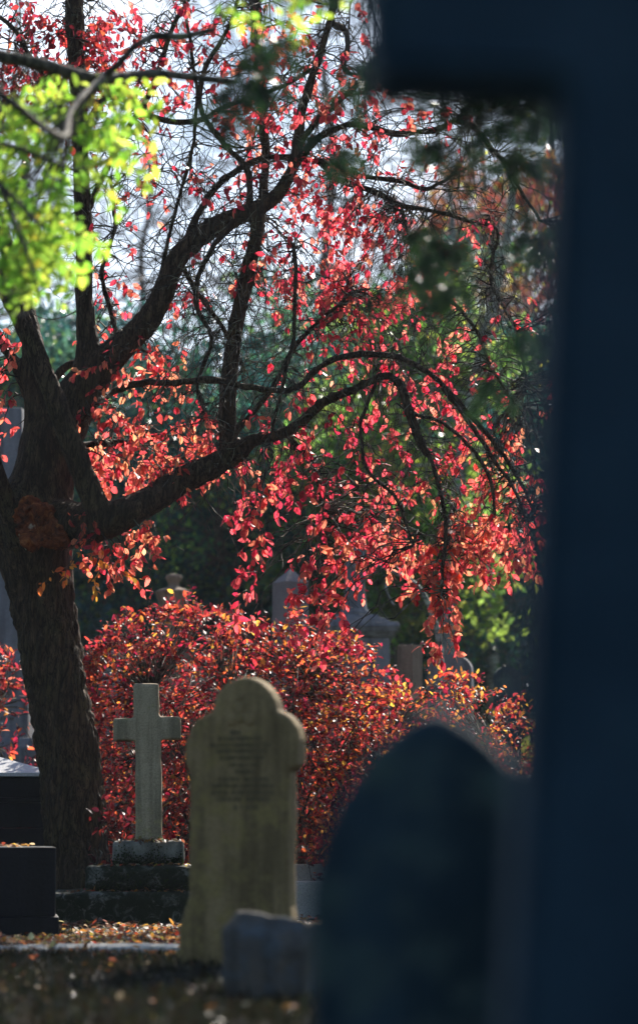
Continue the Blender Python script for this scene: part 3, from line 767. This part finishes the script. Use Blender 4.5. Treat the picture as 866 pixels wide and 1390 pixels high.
# ------------------------------------------------------------------ tombs at left
def tiers(root, names, Y, b0, mat):
    pass
Yt = 17.5; tb = P(20, 1266, Yt); tb.z = 0
t1 = thing('chest_tomb', 'plain black granite chest tomb at the lower left with a thin bright top edge', 'tomb', tb, R(7))
xl, xr_ = -.75, (77 - 20) / F * Yt
zt = P(0, 1150, Yt).z
box('chest', (xl, xr_ - .012, 0, 1.5, .125, zt - .0), M['tomb_stone'], t1, .008)
box('plinth', (xl - .03, xr_ + .012, -.03, 1.55, -.04, .123), M['tomb_stone'], t1, .01)
Yt = 21.7; tb = P(-20, 1266, Yt); tb.z = 0
t2 = thing('tiered_tomb', 'tiered black tomb with bright white hipped marble lid left of the tree trunk', 'tomb', tb, R(6))
def zz(py, Y): return P(0, py, Y).z
def xx(px, Y, b): return P(px, 1130, Y).x - b.x
for (a, b, x, nm) in ((1124, 1400, 84, 'base_step'), (1090, 1124, 82, 'chest'), (1083, 1090, 88, 'ledge'), (1056, 1083, 74, 'upper_chest')):
    xv = xx(x, Yt, tb); z0_ = max(-.04, zz(b, Yt)) ; box(nm, (-xv, xv, -xv * .55, 1.9, z0_ + .001, zz(a, Yt) - .001), M['tomb_stone'], t2, .008)
bm = bmesh.new(); xv = xx(78, Yt, tb); zb, za = zz(1055, Yt), zz(1026, Yt); yb0, yb1 = -xv * .55 - .03, 1.93
vs = [bm.verts.new(p) for p in ((-xv, yb0, zb), (xv, yb0, zb), (xv, yb1, zb), (-xv, yb1, zb), (-xv, yb0, zb + .03), (xv, yb0, zb + .03), (xv, yb1, zb + .03), (-xv, yb1, zb + .03), (0, yb0 + .5, za), (.08, yb0 + .5, za), (.08, yb1 - .4, za), (0, yb1 - .4, za))]
for f in ((3, 2, 1, 0), (0, 1, 5, 4), (1, 2, 6, 5), (2, 3, 7, 6), (3, 0, 4, 7), (4, 5, 9, 8), (5, 6, 10, 9), (6, 7, 11, 10), (7, 4, 8, 11), (8, 9, 10, 11)): bm.faces.new([vs[i] for i in f])
tag(bm_obj('lid', bm, M['white_stone'], t2, .006), 'white hipped marble lid')
Yt = 29.0; g0 = ground_z(0, Yt); tb = P(-10, 1130, Yt); tb.z = g0 - .05
t3 = thing('pedestal_monument', 'tall grey violet pedestal monument rising behind the trunk at the left edge', 'monument', tb, R(-6))
def bz(py): return P(0, py, Yt).z - tb.z
for (b, a, x, nm, tp) in ((1130, 1018, 78, 'base_step', None), (1018, 1004, 72, 'plinth', (.95, .95)), (1004, 908, 50, 'inscribed_die', (.98, .98)), (908, 893, 60, 'cornice', (.93, .93)), (893, 560, 42, 'shaft', (.8, .8))):
    xv = (x + 10) / F * Yt; box(nm, (-xv, xv, -xv, xv, max(0, bz(b)) + .001 if nm != 'base_step' else 0, bz(a) - .001), M['grey_stone'], t3, .015, top=tp)
bm = bmesh.new(); xv = 60 / F * Yt
for r_ in range(6):
    x = -xv * .7
    while x < xv * .7:
        if random.random() < .8: add_box(bm, x, x + .014, -xv - .003, -xv + .01, bz(925 + r_ * 11), bz(925 + r_ * 11) + .03)
        x += random.choice([.03, .035, .06])
bm_obj('lettering', bm, M['carve'], t3, bev=0)

# ------------------------------------------------------------------ monuments behind the shrub
def mon(name, label, px, Y, rz=0, cat='monument', grp=None):
    b = P(px, 1130, Y); b.z = ground_z(b.x, Y) - .05
    return thing(name, label, cat, b, rz, grp), b
# urn
Y = 30; o, b = mon('urn_monument', 'stone urn monument with round knob finial above the left of the copper shrub', 234, Y, R(10))
s = Y / F; z = lambda py: P(0, py, Y).z - b.z
lathe('urn', [(.06, z(846)), (12 * s, z(842)), (15 * s, z(835)), (24.5 * s, z(806)), (25.5 * s, z(803.5)), (23 * s, z(802)), (15 * s, z(799)), (8 * s, z(797)), (7 * s, z(792)), (9.5 * s, z(788)), (11.5 * s, z(784)), (10 * s, z(781)), (3 * s, z(779))], M['brown_stone'], o, 32)
box('pedestal', (-.2, .2, -.2, .2, z(900), z(846) - .001), M['brown_stone'], o, .01, top=(.9, .9)); box('base', (-.34, .34, -.34, .34, 0, z(900) - .002), M['brown_stone'], o, .02)
# pointed pillar
Y = 28; o, b = mon('pointed_pillar', 'square pink grey granite pillar with pyramid top above the middle of the shrub', 394, Y, R(30))
s = Y / F; z = lambda py: P(0, py, Y).z - b.z
r_ = 25.5 * s
lathe('shaft', [(r_ * 1.06, z(1000)), (r_, z(793))], M['pink_stone'], o, 4, sq=True)
lathe('pyramid_cap', [(r_ * 1.03, z(793) + .001), (r_ * 1.03, z(791)), (.004, z(772))], M['pink_stone'], o, 4, sq=True)
lathe('plinth', [(r_ * 1.5, 0), (r_ * 1.5, z(1000) - .001)], M['pink_stone'], o, 4, sq=True)
# column on moulded pedestal
Y = 31; o, b = mon('column_monument', 'dark grey column on a wide moulded pedestal, behind hanging red leaves at centre right', 482, Y, R(0))
s = Y / F; z = lambda py: P(0, py, Y).z - b.z
lathe('column', [(22 * s, z(836)), (20 * s, z(830)), (16 * s, z(824)), (14.5 * s, z(812)), (13 * s, z(775)), (16 * s, z(772)), (17 * s, z(768)), (11 * s, z(764)), (15 * s, z(748)), (12 * s, z(738)), (4 * s, z(730))], M['grey_stone'], o, 32)
for (bt, a, x, nm, tp) in ((1130, 868, 46, 'die', None), (868, 862, 50, 'moulding', (1.08, 1.08)), (862, 855, 56, 'moulding', (1.05, 1.05)), (855, 848, 60, 'cornice', (.96, .96)), (848, 842, 46, 'upper_step', (.95, .95)), (842, 836, 34, 'top_step', (.9, .9))):
    x *= s; box(nm, (-x, x, -x, x, max(0, z(bt)) + .001 if nm != 'die' else 0, z(a) - .001), M['grey_stone'], o, .01, top=tp)
# square block
Y = 26.5; o, b = mon('square_pillar', 'short square brown stone pillar standing above the right of the shrub', 557, Y, R(-34), 'gravestone')
s = Y / F; z = lambda py: P(0, py, Y).z - b.z; r_ = 12.6 * s
box('pillar', (-r_, r_, -r_, r_, .1, z(876)), M['brown_stone'], o, .008); box('plinth', (-r_ * 1.5, r_ * 1.5, -r_ * 1.5, r_ * 1.5, 0, .1 - .001), M['brown_stone'], o, .01)
# round-topped stones
def round_stone(label, px, pyt, wpx, Y, mat, rz=0, grp=None):
    o, b = mon('round_headstone', label, px, Y, rz, 'gravestone', grp)
    s = Y / F; hw = wpx / 2 * s; zt_ = P(0, pyt, Y).z - b.z
    prof = [(-hw, .0), (hw, .0)] + [(hw * math.cos(a), zt_ - hw * .75 + hw * .75 * math.sin(a)) for a in np.linspace(0, math.pi, 15)]
    prism('slab', prof, .12, mat, o, .01)
round_stone('rounded blue grey headstone half hidden behind the right shrub sprays', 612, 888, 62, 27.5, M['grey_stone'], R(-15))
round_stone('small dark rounded headstone far behind under the evergreens', 690, 905, 36, 30, M['dark_stone'], R(10))
round_stone('pale rounded headstone between the trunk and the urn in the shade', 150, 880, 30, 33, M['grey_stone'], R(-8))

# ------------------------------------------------------------------ leaf litter
ll = Leaves(); pal = [((.55, .22, .05), 3), ((.62, .38, .08), 3), ((.30, .10, .05), 3), ((.55, .45, .28), 2), ((.6, .10, .05), 1), ((.2, .12, .08), 3)]
for _ in range(9000):
    Y = random.uniform(14.8, 25) if random.random() < .9 else random.uniform(9.5, 15); x = random.uniform(-3.2, 2.2)
    if random.random() < .35: Y = random.uniform(14.5, 20); x = random.uniform(-2.6, .2)
    ax = rv(1); ax.z *= .25; nr = Vector((0, 0, 1)) + rv(.35)
    ll.add((x, Y, gz(x, Y) + random.uniform(.004, .03)), ax, nr, random.uniform(.03, .07), random.uniform(.02, .04), pick(pal, .2))
for _ in range(140):
    xc, yc, z_ = random.choice([(random.uniform(-.36, .40), -.27, zc(1209)), (random.uniform(-.6, .5), -.42, zc(1209) - .19 * 0 - (zc(1174) - zc(1209)) * 0), (random.uniform(-.25, .25), -.17, zc(1141))])
    if yc == -.42: z_ = zc(1209)
    if yc == -.27: z_ = zc(1174)
    ax = rv(1); ax.z *= .2
    ll.add((base_c.x + xc, base_c.y + yc + random.uniform(-.05, .05), z_ + .008), ax, Vector((0, 0, 1)) + rv(.3), random.uniform(.03, .055), .028, pick(pal, .2))
for _ in range(60):
    ax = rv(1); ax.z *= .2; Y = random.uniform(17.6, 18.9)
    ll.add((random.uniform(-2.5, -1.95), Y, P(0, 1150, 17.5).z + .012), ax, Vector((0, 0, 1)) + rv(.3), random.uniform(.03, .06), .03, pick(pal, .2))
tag(ll.build('fallen_leaves', M['leaf_far'], None, curl=.5), 'fallen orange and brown leaves scattered over the ground', 'fallen leaves', kind='stuff')
gr = Leaves(); pal = [((.10, .17, .03), 3), ((.16, .22, .05), 2), ((.22, .2, .09), 1)]
for _ in range(16000):
    Y = random.uniform(24, 50); x = random.uniform(-1, 1) * (2 + Y * .14)
    if noise.noise(Vector((x * .8, Y * .8, 2))) < -.05 and Y < 26: continue
    gr.add((x, Y, gz(x, Y) - .005), Vector((0, 0, 1)) + rv(.35), rv(1), random.uniform(.04, .12), .007 + .0004 * Y, pick(pal, .2))
tag(gr.build('grass', M['leaf_green'], None, simple=True), 'thin short grass between the graves', 'grass', kind='stuff')

nt2 = Leaves(); pal = [((.018, .022, .009), 3), ((.030, .022, .012), 3), ((.014, .016, .008), 3)]  # blade colours darkened so the foreground looks shaded
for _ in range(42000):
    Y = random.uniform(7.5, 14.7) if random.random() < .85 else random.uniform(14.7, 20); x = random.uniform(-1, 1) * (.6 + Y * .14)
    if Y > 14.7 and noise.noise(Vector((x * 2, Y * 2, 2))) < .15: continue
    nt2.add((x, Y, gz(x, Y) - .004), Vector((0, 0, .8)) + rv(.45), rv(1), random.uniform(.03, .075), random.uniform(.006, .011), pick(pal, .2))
tag(nt2.build('turf', M['leaf_dark'], None, simple=True), 'rough turf coloured dark for shade in front of the lobed headstone', 'grass', kind='stuff')

# ------------------------------------------------------------------ generic background trees
def bg_tree(h, crown, pal, nleaf, lsize, mat_leaf, mat_bark, seed, tr=.16, low=.12, clumps=60, csz=.5, branchy=34, lean=0, name='broadleaf_tree', rag=1.0):
    """crown=(rx, ry, zc, rz) as fractions of h"""
    random.seed(seed); root = bpy.data.objects.new(name, None); COL.objects.link(root); root.empty_display_size = .3
    T_ = Tubes(); tp = []; x = y = 0
    for i in range(13):
        t = i / 12; x += random.gauss(0, .02) * h * .3 + lean * h / 12; y += random.gauss(0, .02) * h * .3; tp.append(Vector((x, y, -.1 + t * h * .9)))
    rad = [tr * (1 - .88 * i / 12) + (.5 * tr if i == 0 else 0) for i in range(13)]
    T_.add(tp, rad, 10); T_.build('trunk', mat_bark, root)
    B_ = Tubes(); tips = []
    rx, ry, zc_, rz_ = [c * h for c in crown]
    for i in range(branchy):
        t = low + (.95 - low) * (i + random.random()) / branchy; k = min(11, int(t * 12)); p = tp[k].lerp(tp[k + 1], t * 12 - k)
        a = random.uniform(0, 6.28); zrel = ((p.z + .1 * h) - zc_) / rz_; reach = math.sqrt(max(.08, 1 - zrel * zrel * .9))
        e = Vector((p.x + math.cos(a) * rx * reach, p.y + math.sin(a) * ry * reach, p.z + random.uniform(.02, .2) * h * (1 - t * .5)))
        pth = []; o1 = rv(.06 * rx)
        for j in range(8):
            u = j / 7; q = p.lerp(e, u); q.z -= math.sin(u * math.pi) * .03 * h; q += o1 * math.sin(u * 5) + rv(.012 * rx); pth.append(q)
        r0 = rad[k] * .42; B_.add(pth, [max(.012, r0 * (1 - .85 * j / 7)) for j in range(8)], 6)
        for j in (3, 4, 5, 6, 7):
            tips.append(pth[j])
            for _ in range(2):
                q = pth[j] + Vector((random.gauss(0, .2) * rx, random.gauss(0, .2) * ry, random.gauss(0, .12) * rz_))
                mid = pth[j].lerp(q, .5) + rv(.03 * rx); B_.add([pth[j], mid, q], [max(.008, r0 * .22), max(.006, r0 * .16), .005], 4); tips.append(q)
    B_.build('branches', mat_bark, root)
    if nleaf:
        L_ = Leaves(); random.shuffle(tips); cl = tips[:clumps]
        cols = [pick(pal, .2) for _ in cl]
        for i in range(nleaf):
            j = random.randrange(len(cl)); c = cl[j]; rr = csz * (.6 + .8 * ((j * 37) % 10) / 10)
            q = c + Vector((random.gauss(0, rr * .55), random.gauss(0, rr * .55), random.gauss(0, rr * .38)))
            if q.z < .05: continue
            cc = cols[j] if random.random() < .6 else pick(pal, .15); s = lsize * random.uniform(.6, 1.3)
            L_.add(q, rv(1) + Vector((0, 0, -.4)), rv(1) + Vector((0, 0, .8)), s, s * .6, cc)
        L_.build('crown', mat_leaf, root, simple=True)
    return root
def place(root, label, cat, px, Y, rz=0, sc=1.0, group=None, first=False):
    o = root if first else copy_tree(root)
    x = (px - 433) / F * Y; o.location = (x, Y, ground_z(x, Y)); o.rotation_euler = (0, 0, rz); o.scale = (sc, sc, sc)
    tag(o, label, cat, group); return o
EVG = [((.045, .16, .13), 4), ((.09, .26, .12), 2), ((.03, .11, .11), 3), ((.22, .40, .10), .9)]
LGR = [((.16, .26, .05), 3), ((.10, .20, .05), 3), ((.28, .34, .06), 2)]
AUT = [((.55, .22, .05), 3), ((.60, .12, .06), 2), ((.45, .10, .07), 2), ((.65, .36, .08), 2)]
PUR = [((.30, .07, .08), 3), ((.40, .12, .08), 2), ((.2, .06, .08), 2)]
YEL = [((.40, .42, .06), 3), ((.50, .46, .08), 2), ((.22, .32, .05), 2)]

ev = bg_tree(8.0, (.34, .34, .45, .5), EVG, 26000, .15, M['leaf_dark'], M['bark2'], 11, .17, .02, 260, .55, 60, name='evergreen_tree')
ev2 = bg_tree(10.0, (.26, .26, .5, .52), EVG, 26000, .16, M['leaf_dark'], M['bark2'], 12, .2, .04, 240, .6, 60, name='evergreen_tree')
G_ = 'dark evergreens behind the graves'
place(ev, 'dark evergreen filling the gap between trunk and urn monument', 'tree', 190, 42, 0, .95, G_, True)
place(ev2, 'tall dark evergreen behind the pointed pillar', 'tree', 390, 44, 0, .8, G_, True)
for (r_, px, Y, rz, sc, lb) in (
    (ev, 60, 46, 2, .95, 'dark evergreen behind the left pedestal monument and trunk'),
    (ev, 300, 39, 4, .8, 'lower dark evergreen between urn and pointed pillar'),
    (ev, 490, 40, 1, .82, 'low dark evergreen directly behind the column monument'),
    (ev2, 560, 50, 3, .95, 'dark evergreen behind the square brown pillar'),
    (ev, 650, 43, 5, .85, 'dark evergreen beside the blurred navy shaft'),
    (ev2, 250, 52, 2.2, .62, 'farther evergreen whose top shows above the low limb on the left'),
    (ev, 760, 47, 3.3, 1.05, 'evergreen mostly hidden behind the big dark cross shaft'),
    (ev, -60, 43, 1.3, 1.0, 'evergreen at the far left edge behind the chest tombs'),
    (ev, 430, 56, .9, .95, 'distant evergreen rising behind the middle of the hanging leaves')):
    place(r_, lb, 'tree', px, Y, rz, sc, G_)
lg = bg_tree(8.5, (.2, .2, .5, .5), LGR, 13000, .17, M['leaf_green'], M['bark2'], 21, .15, .1, 130, .5, 44, name='ivy_clad_tree')
place(lg, 'narrow bright green ivy clad tree behind the red leaves right of centre', 'tree', 528, 37, 0, .92, None, True)
au = bg_tree(11, (.3, .3, .55, .42), AUT, 9000, .2, M['leaf_far'], M['bare'], 22, .2, .2, 120, .6, 44, name='autumn_tree')
place(au, 'orange autumn tree blurred in the distance left of the navy shaft', 'tree', 652, 66, 0, 1.4, None, True)
pu = bg_tree(11, (.32, .32, .55, .42), PUR, 3200, .2, M['leaf_far'], M['bare'], 23, .18, .2, 110, .6, 50, name='purple_leaved_tree')
place(pu, 'dull purple leaved tree blurred behind the upper hanging branches', 'tree', 545, 62, 0, 1.05, 'distant purple leaved trees', True)
place(pu, 'purple brown tree far off against the big dark cross shaft', 'tree', 715, 60, 4, 1.15, 'distant purple leaved trees')
ba = bg_tree(15, (.26, .26, .6, .4), AUT, 0, .1, M['leaf_far'], M['bare'], 24, .22, .2, 10, .5, 60, name='bare_tree')
place(ba, 'tall bare tree against the bright sky left of the navy shaft', 'tree', 665, 72, 0, 1.5, 'distant bare trees', True)
place(ba, 'tall bare tree against the sky above the centre', 'tree', 470, 78, 2, 1.65, 'distant bare trees')
place(ba, 'distant bare tree in the sky gap at upper left', 'tree', 175, 80, 4, 1.35, 'distant bare trees')
place(ba, 'leafless tree at the left edge behind the green leaves', 'tree', 40, 76, 1, 1.6, 'distant bare trees')
place(ba, 'leafless tree behind the big dark cross', 'tree', 790, 74, 1, 1.4, 'distant bare trees')
# leaning birches
random.seed(31)
for (lb, pts, Y) in (('pale leaning birch trunk seen through red leaves left of the navy shaft', [(607, 860, 10), (616, 700, 9), (632, 580, 8), (652, 480, 7.5), (672, 400, 7), (690, 310, 6), (700, 200, 5)], 36),
                     ('second thinner birch trunk leaning behind the first', [(668, 860, 8), (650, 700, 7), (640, 560, 6.5), (628, 450, 5.5), (618, 350, 4.5), (610, 260, 3.5)], 39)):
    b = P(pts[0][0], 1130, Y); b.z = ground_z(0, Y)
    o = thing('birch_tree', lb, 'tree', b); pp = []
    for px, py, r_ in [(pts[0][0] - 2, 1010, pts[0][2] * 1.15)] + pts:
        q = P(px, py, Y) - b; pp.append((q.x, 0, max(-.1, q.z) if py < 1000 else -.1, S(r_, Y)))
    q = smooth_path(pp, 5); t = Tubes(); t.add(q[:, :3], q[:, 3], 12); t.build('trunk', M['birch'], o)
    t = Tubes()
    for _ in range(34):
        k = random.randint(len(q) // 3, len(q) - 1); p = Vector(q[k, :3]); d = Vector((random.uniform(-1, 1), random.uniform(-1, 1), .5)).normalized(); pa = [p.copy()]
        for j in range(9):
            d = (d + rv(.15) + Vector((0, 0, -.16))).normalized(); p = p + d * .22; pa.append(p.copy())
        t.add(pa, [max(.006, q[k, 3] * .3 * (1 - j / 10)) for j in range(10)], 5)
    t.build('branches', M['birch'], o)
    L_ = Leaves()
    for _ in range(260):
        k = random.randint(len(q) // 2, len(q) - 1); p = Vector(q[k, :3]) + rv(.6)
        L_.add(p, rv(1) + Vector((0, 0, -1)), rv(1), .07, .05, pick(YEL))
    L_.build('crown', M['leaf_green'], o, simple=True)
# sunlit low shrubs beyond
def lowbush(seed, pal, n, name):
    random.seed(seed); root = bpy.data.objects.new(name, None); COL.objects.link(root)
    L_ = Leaves(); T_ = Tubes()
    for i in range(12):
        a = random.uniform(0, 6.28); e = Vector((math.cos(a) * .7, math.sin(a) * .5, random.uniform(.4, 1.1))); T_.add([Vector((0, 0, -.05)), e * .5 + rv(.04), e], [.02, .014, .006], 5)
    T_.build('stems', M['bark2'], root)
    for _ in range(n):
        u = rv(1).normalized(); u.z = abs(u.z); rr = random.uniform(.55, 1.05) * (1 + .25 * noise.noise(u * 3 + Vector((seed, 0, 0))))
        L_.add(Vector((u.x * .9 * rr, u.y * .7 * rr, u.z * 1.1 * rr)), rv(1), u + rv(.6), random.uniform(.06, .12), .06, pick(pal, .2))
    L_.build('foliage', M['leaf_green'], root, simple=True); return root
lb_ = lowbush(41, YEL, 2200, 'low_bush')
place(lb_, 'yellow green sunlit bush beyond the square pillar', 'shrub', 590, 34, 0, .75, 'sunlit low bushes', True)
place(lb_, 'bright yellow green bush glowing beside the navy shaft', 'shrub', 708, 35, 2, .9, 'sunlit low bushes')
place(lb_, 'blurred pale green bush between the leaning trunk and the urn', 'shrub', 140, 36, 3, 1.0, 'sunlit low bushes')
place(lb_, 'small sunlit bush at the far left below the pedestal monument', 'shrub', 40, 37, 4, .9, 'sunlit low bushes')
place(lb_, 'sunlit bush showing left of the square pillar', 'shrub', 530, 37, 5, .9, 'sunlit low bushes')
# pale fallen branch
random.seed(5)
b = P(560, 1130, 27); b.z = ground_z(0, 27)
fb = thing('dead_sapling', 'pale dead sapling with forked bare branches under the hanging red sprays', 'tree', b)
for nm, pts in (('trunk', [(600, 1100, 5), (598, 900, 4.5), (585, 830, 4), (560, 790, 3.5), (512, 768, 2.5)]), ('branch', [(585, 830, 3), (600, 790, 2.6), (592, 770, 2), (545, 770, 2)]), ('branch', [(530, 776, 2.4), (524, 800, 2), (535, 822, 1.4)])):
    pp = []
    for px, py, r_ in pts:
        q = P(px, py, 27) - b; pp.append((q.x, q.y * 0, max(-.05, q.z), S(r_, 27)))
    q = smooth_path(pp, 5); t = Tubes(); t.add(q[:, :3], q[:, 3], 7); t.build(nm, M['birch'], fb)

# ------------------------------------------------------------------ near hornbeam (bright green leaves, upper left)
random.seed(77)
hb_ = Vector((-2.9, 11.2, 0)); ho = thing('green_leaved_tree', 'near tree with out of focus bright yellow green leaves at the upper left', 'tree', hb_)
def HP(l):
    out = []
    for q in l:
        p = P(q[0], q[1], q[3]) - hb_; out.append((p.x, p.y, p.z, S(q[2], q[3])))
    return out
t = Tubes(); q = smooth_path([(0, 0, -.05, .19), (.03, 0, .8, .16), (.0, .02, 1.8, .145), (-.05, 0, 2.8, .13), (0, .05, 4.0, .10), (.1, 0, 5.2, .06)], 6)
t.add(q[:, :3], q[:, 3], 14); t.build('trunk', M['bark2'], ho)
HL = []
for l in ([(-540, 20, 22, 11.2), (-250, 60, 16, 11.6), (-60, 66, 11, 12), (0, 76, 10, 12.2), (60, 88, 9.5, 12.4), (120, 105, 9, 12.6), (160, 105, 8, 12.8), (210, 100, 6.5, 13), (270, 106, 5.5, 13), (322, 112, 4.5, 13)],
          [(140, 106, 6, 12.6), (162, 86, 5, 12.5), (185, 62, 5, 12.5), (212, 49, 5.5, 12.6), (246, 50, 5, 12.6), (290, 40, 4, 12.6)],
          [(140, 106, 5, 12.4), (112, 130, 4, 11.8), (95, 155, 4, 11.2), (88, 185, 5, 10.6), (55, 170, 6, 10.2), (10, 135, 7, 10), (-80, 90, 9, 10.2), (-480, 60, 16, 11.0)],
          [(-200, 70, 8, 11), (-80, 180, 6, 11), (0, 250, 4, 11), (60, 310, 3, 11)], [(-80, 180, 5, 11), (20, 200, 4, 11), (110, 230, 3, 11), (170, 200, 2, 11)], [(0, 250, 4, 11), (40, 350, 3, 11), (60, 420, 2, 11)],
          [(-400, 0, 14, 11), (0, -60, 9, 11), (200, -40, 6, 11), (380, -15, 4, 11), (440, 5, 3, 11)]):
    q = smooth_path(HP(l), 6); t = Tubes(); t.add(q[:, :3], q[:, 3], 8); t.build('branch', M['bark2'], ho); HL.append(q)
HLn = np.concatenate(HL)
GRN = [((.40, .60, .06), 4), ((.22, .42, .05), 4), ((.55, .70, .10), 2), ((.70, .55, .06), .4)]
L_ = Leaves(); T_ = Tubes()
def hspray(px, py, Y, n=9, size=.05):
    a = P(px, py, Y) - hb_; d = HLn[:, :3] - np.array(a)[None]; s0 = Vector(HLn[int(np.argmin(np.sum(d * d, 1))), :3])
    T_.add([s0, s0.lerp(a, .5) + rv(.02), a], [.004, .003, .002], 4)
    p = a.copy(); dd = Vector((.5, 0, -.5)) + rv(.5); dd.normalize(); pth = [p.copy()]
    for i in range(n):
        dd = (dd + rv(.15)).normalized(); p = p + dd * .026; pth.append(p.copy())
        sd_ = dd.cross(Vector((0, 1, .3))).normalized() * (1 if i % 2 else -1)
        s = size * random.uniform(.7, 1.2); L_.add(p, sd_ + dd * .6 + rv(.3), Vector((0, .5, 1)) + rv(.5), s, s * .55, pick(GRN))
    T_.add(pth, [.0018] * len(pth), 3)
for _ in range(200):
    py = random.uniform(90, 385); lim = np.interp(py, [90, 130, 200, 300, 370, 430], [120, 165, 175, 110, 60, 85]); px = random.uniform(-60, lim * 1.0)
    if noise.noise(Vector((px / 38, py / 38, 8))) < (-.02 if px > 30 else -.2): continue
    hspray(px, py, random.uniform(11.6, 13.2), size=.07)
for _ in range(22): hspray(random.uniform(265, 440), random.uniform(-60, 8), random.uniform(10.5, 11.6), 7, .06)
for _ in range(120): hspray(random.uniform(-700, -60), random.uniform(-200, 500), random.uniform(8.8, 12))
T_.build('twigs', M['bark2'], ho); L_.build('crown', M['leaf_green'], ho)

# ------------------------------------------------------------------ near yew (dark blurred sprays)
random.seed(99)
yb = Vector((3.1, 9.6, 0)); yo = thing('yew_tree', 'near dark yew whose blurred hanging sprays cross the upper right', 'tree', yb)
t = Tubes(); q = smooth_path([(0, 0, -.05, .24), (.05, 0, 1, .2), (0, .03, 2.2, .18), (.04, 0, 3.6, .15), (0, 0, 5.0, .11), (0, 0, 6.5, .05)], 6); t.add(q[:, :3], q[:, 3], 14); t.build('trunk', M['bark2'], yo)
L_ = Leaves(); T_ = Tubes(); YN = []
for e, z0_ in (((-3.4, -.3, 3.9), 3.0), ((-2.4, .2, 3.75), 3.2), ((-1.6, -.4, 3.7), 2.8), ((-4.2, .5, 4.3), 3.6), ((.5, 1.6, 3.9), 3), ((.8, -1.4, 3.9), 3), ((1.5, .3, 4.2), 3.2), ((-1.2, 1.5, 4.2), 3.2), ((-1.3, -1.6, 4.1), 3.0)):
    a = Vector((0, 0, z0_)); e = Vector(e); pth = [a.lerp(e, i / 14) + Vector((0, 0, .25 * math.sin(math.pi * i / 14))) + rv(.015) for i in range(15)]
    tt = Tubes(); tt.add(pth, [.07 * (1 - .85 * i / 14) for i in range(15)], 8); tt.build('branch', M['bark2'], yo); YN += pth
YNn = np.array([tuple(p) for p in YN])
YEW = [((.035, .08, .03), 3), ((.02, .055, .03), 3), ((.06, .11, .03), 1)]
def yspray(a, ln, n=26):
    d = YNn - np.array(a)[None]; dd = np.sum(d * d * np.array([1, 1, .4]), 1); s0 = Vector(YNn[int(np.argmin(dd))])
    T_.add([s0, s0.lerp(a, .5) + rv(.03), a], [.004, .003, .002], 4)
    for b_ in range(4):
        p = a.copy(); dr = (Vector((random.gauss(0, .6), random.gauss(0, .4), -.5))).normalized(); pth = [p.copy()]
        for i in range(n):
            dr = (dr + rv(.06) + Vector((0, 0, -.02))).normalized(); p = p + dr * ln / n; pth.append(p.copy())
            for sgn in (-1, 1):
                sd_ = dr.cross(Vector((0, 1, 0)) + rv(.2)).normalized() * sgn
                L_.add(p, sd_ + dr * .7 + rv(.12), rv(1), random.uniform(.022, .034), .0085, pick(YEW))
        T_.add(pth, [.0018] * len(pth), 3)
for (cx, cy2, r1, n) in ((335, 120, 32, 7), (305, 175, 14, 2), (455, 215, 26, 3), (495, 120, 28, 5), (585, 210, 26, 4), (592, 350, 30, 7), (560, 395, 22, 3), (700, 170, 34, 8), (705, 240, 22, 4), (612, 405, 22, 3), (690, 130, 40, 8), (640, 120, 50, 6), (720, 480, 20, 3), (665, 540, 14, 2), (380, 70, 24, 3), (460, 30, 30, 2), (560, 100, 40, 5), (735, 330, 20, 4)):
    for _ in range(int(n * 1.8)):
        yspray(P(cx + random.gauss(0, r1 * .6), cy2 - 20 + random.gauss(0, r1 * .6), random.uniform(9.4, 10.8)) - yb, random.uniform(.08, .17), 14)
for _ in range(160):
    s0 = Vector(YN[random.randrange(len(YN))]); a = s0 + Vector((random.gauss(0, .5), random.gauss(0, .6), abs(random.gauss(0, .3)) + .05)); yspray(a, random.uniform(.2, .4), 16)
T_.build('twigs', M['bark2'], yo); L_.build('crown', M['leaf_dark'], yo, simple=True)

# ------------------------------------------------------------------ haze
HZ = 0.00028
bm = bmesh.new(); add_box(bm, -60, 60, -14, 125, -1.1, 26)
m = bpy.data.materials.new('haze'); m.use_nodes = True; nt_ = m.node_tree
nt_.nodes.remove(nt_.nodes['Principled BSDF']); pv = nt_.nodes.new('ShaderNodeVolumePrincipled')
pv.inputs['Color'].default_value = (.80, .90, 1.0, 1); pv.inputs['Density'].default_value = HZ; pv.inputs['Anisotropy'].default_value = 0.3
nt_.links.new(pv.outputs[0], nt_.nodes['Material Output'].inputs['Volume'])
bmesh.ops.recalc_face_normals(bm, faces=bm.faces); me = bpy.data.meshes.new('haze'); bm.to_mesh(me); bm.free()
tag(link('haze', me, m), kind='stuff')
scene.cycles.volume_bounces = 0
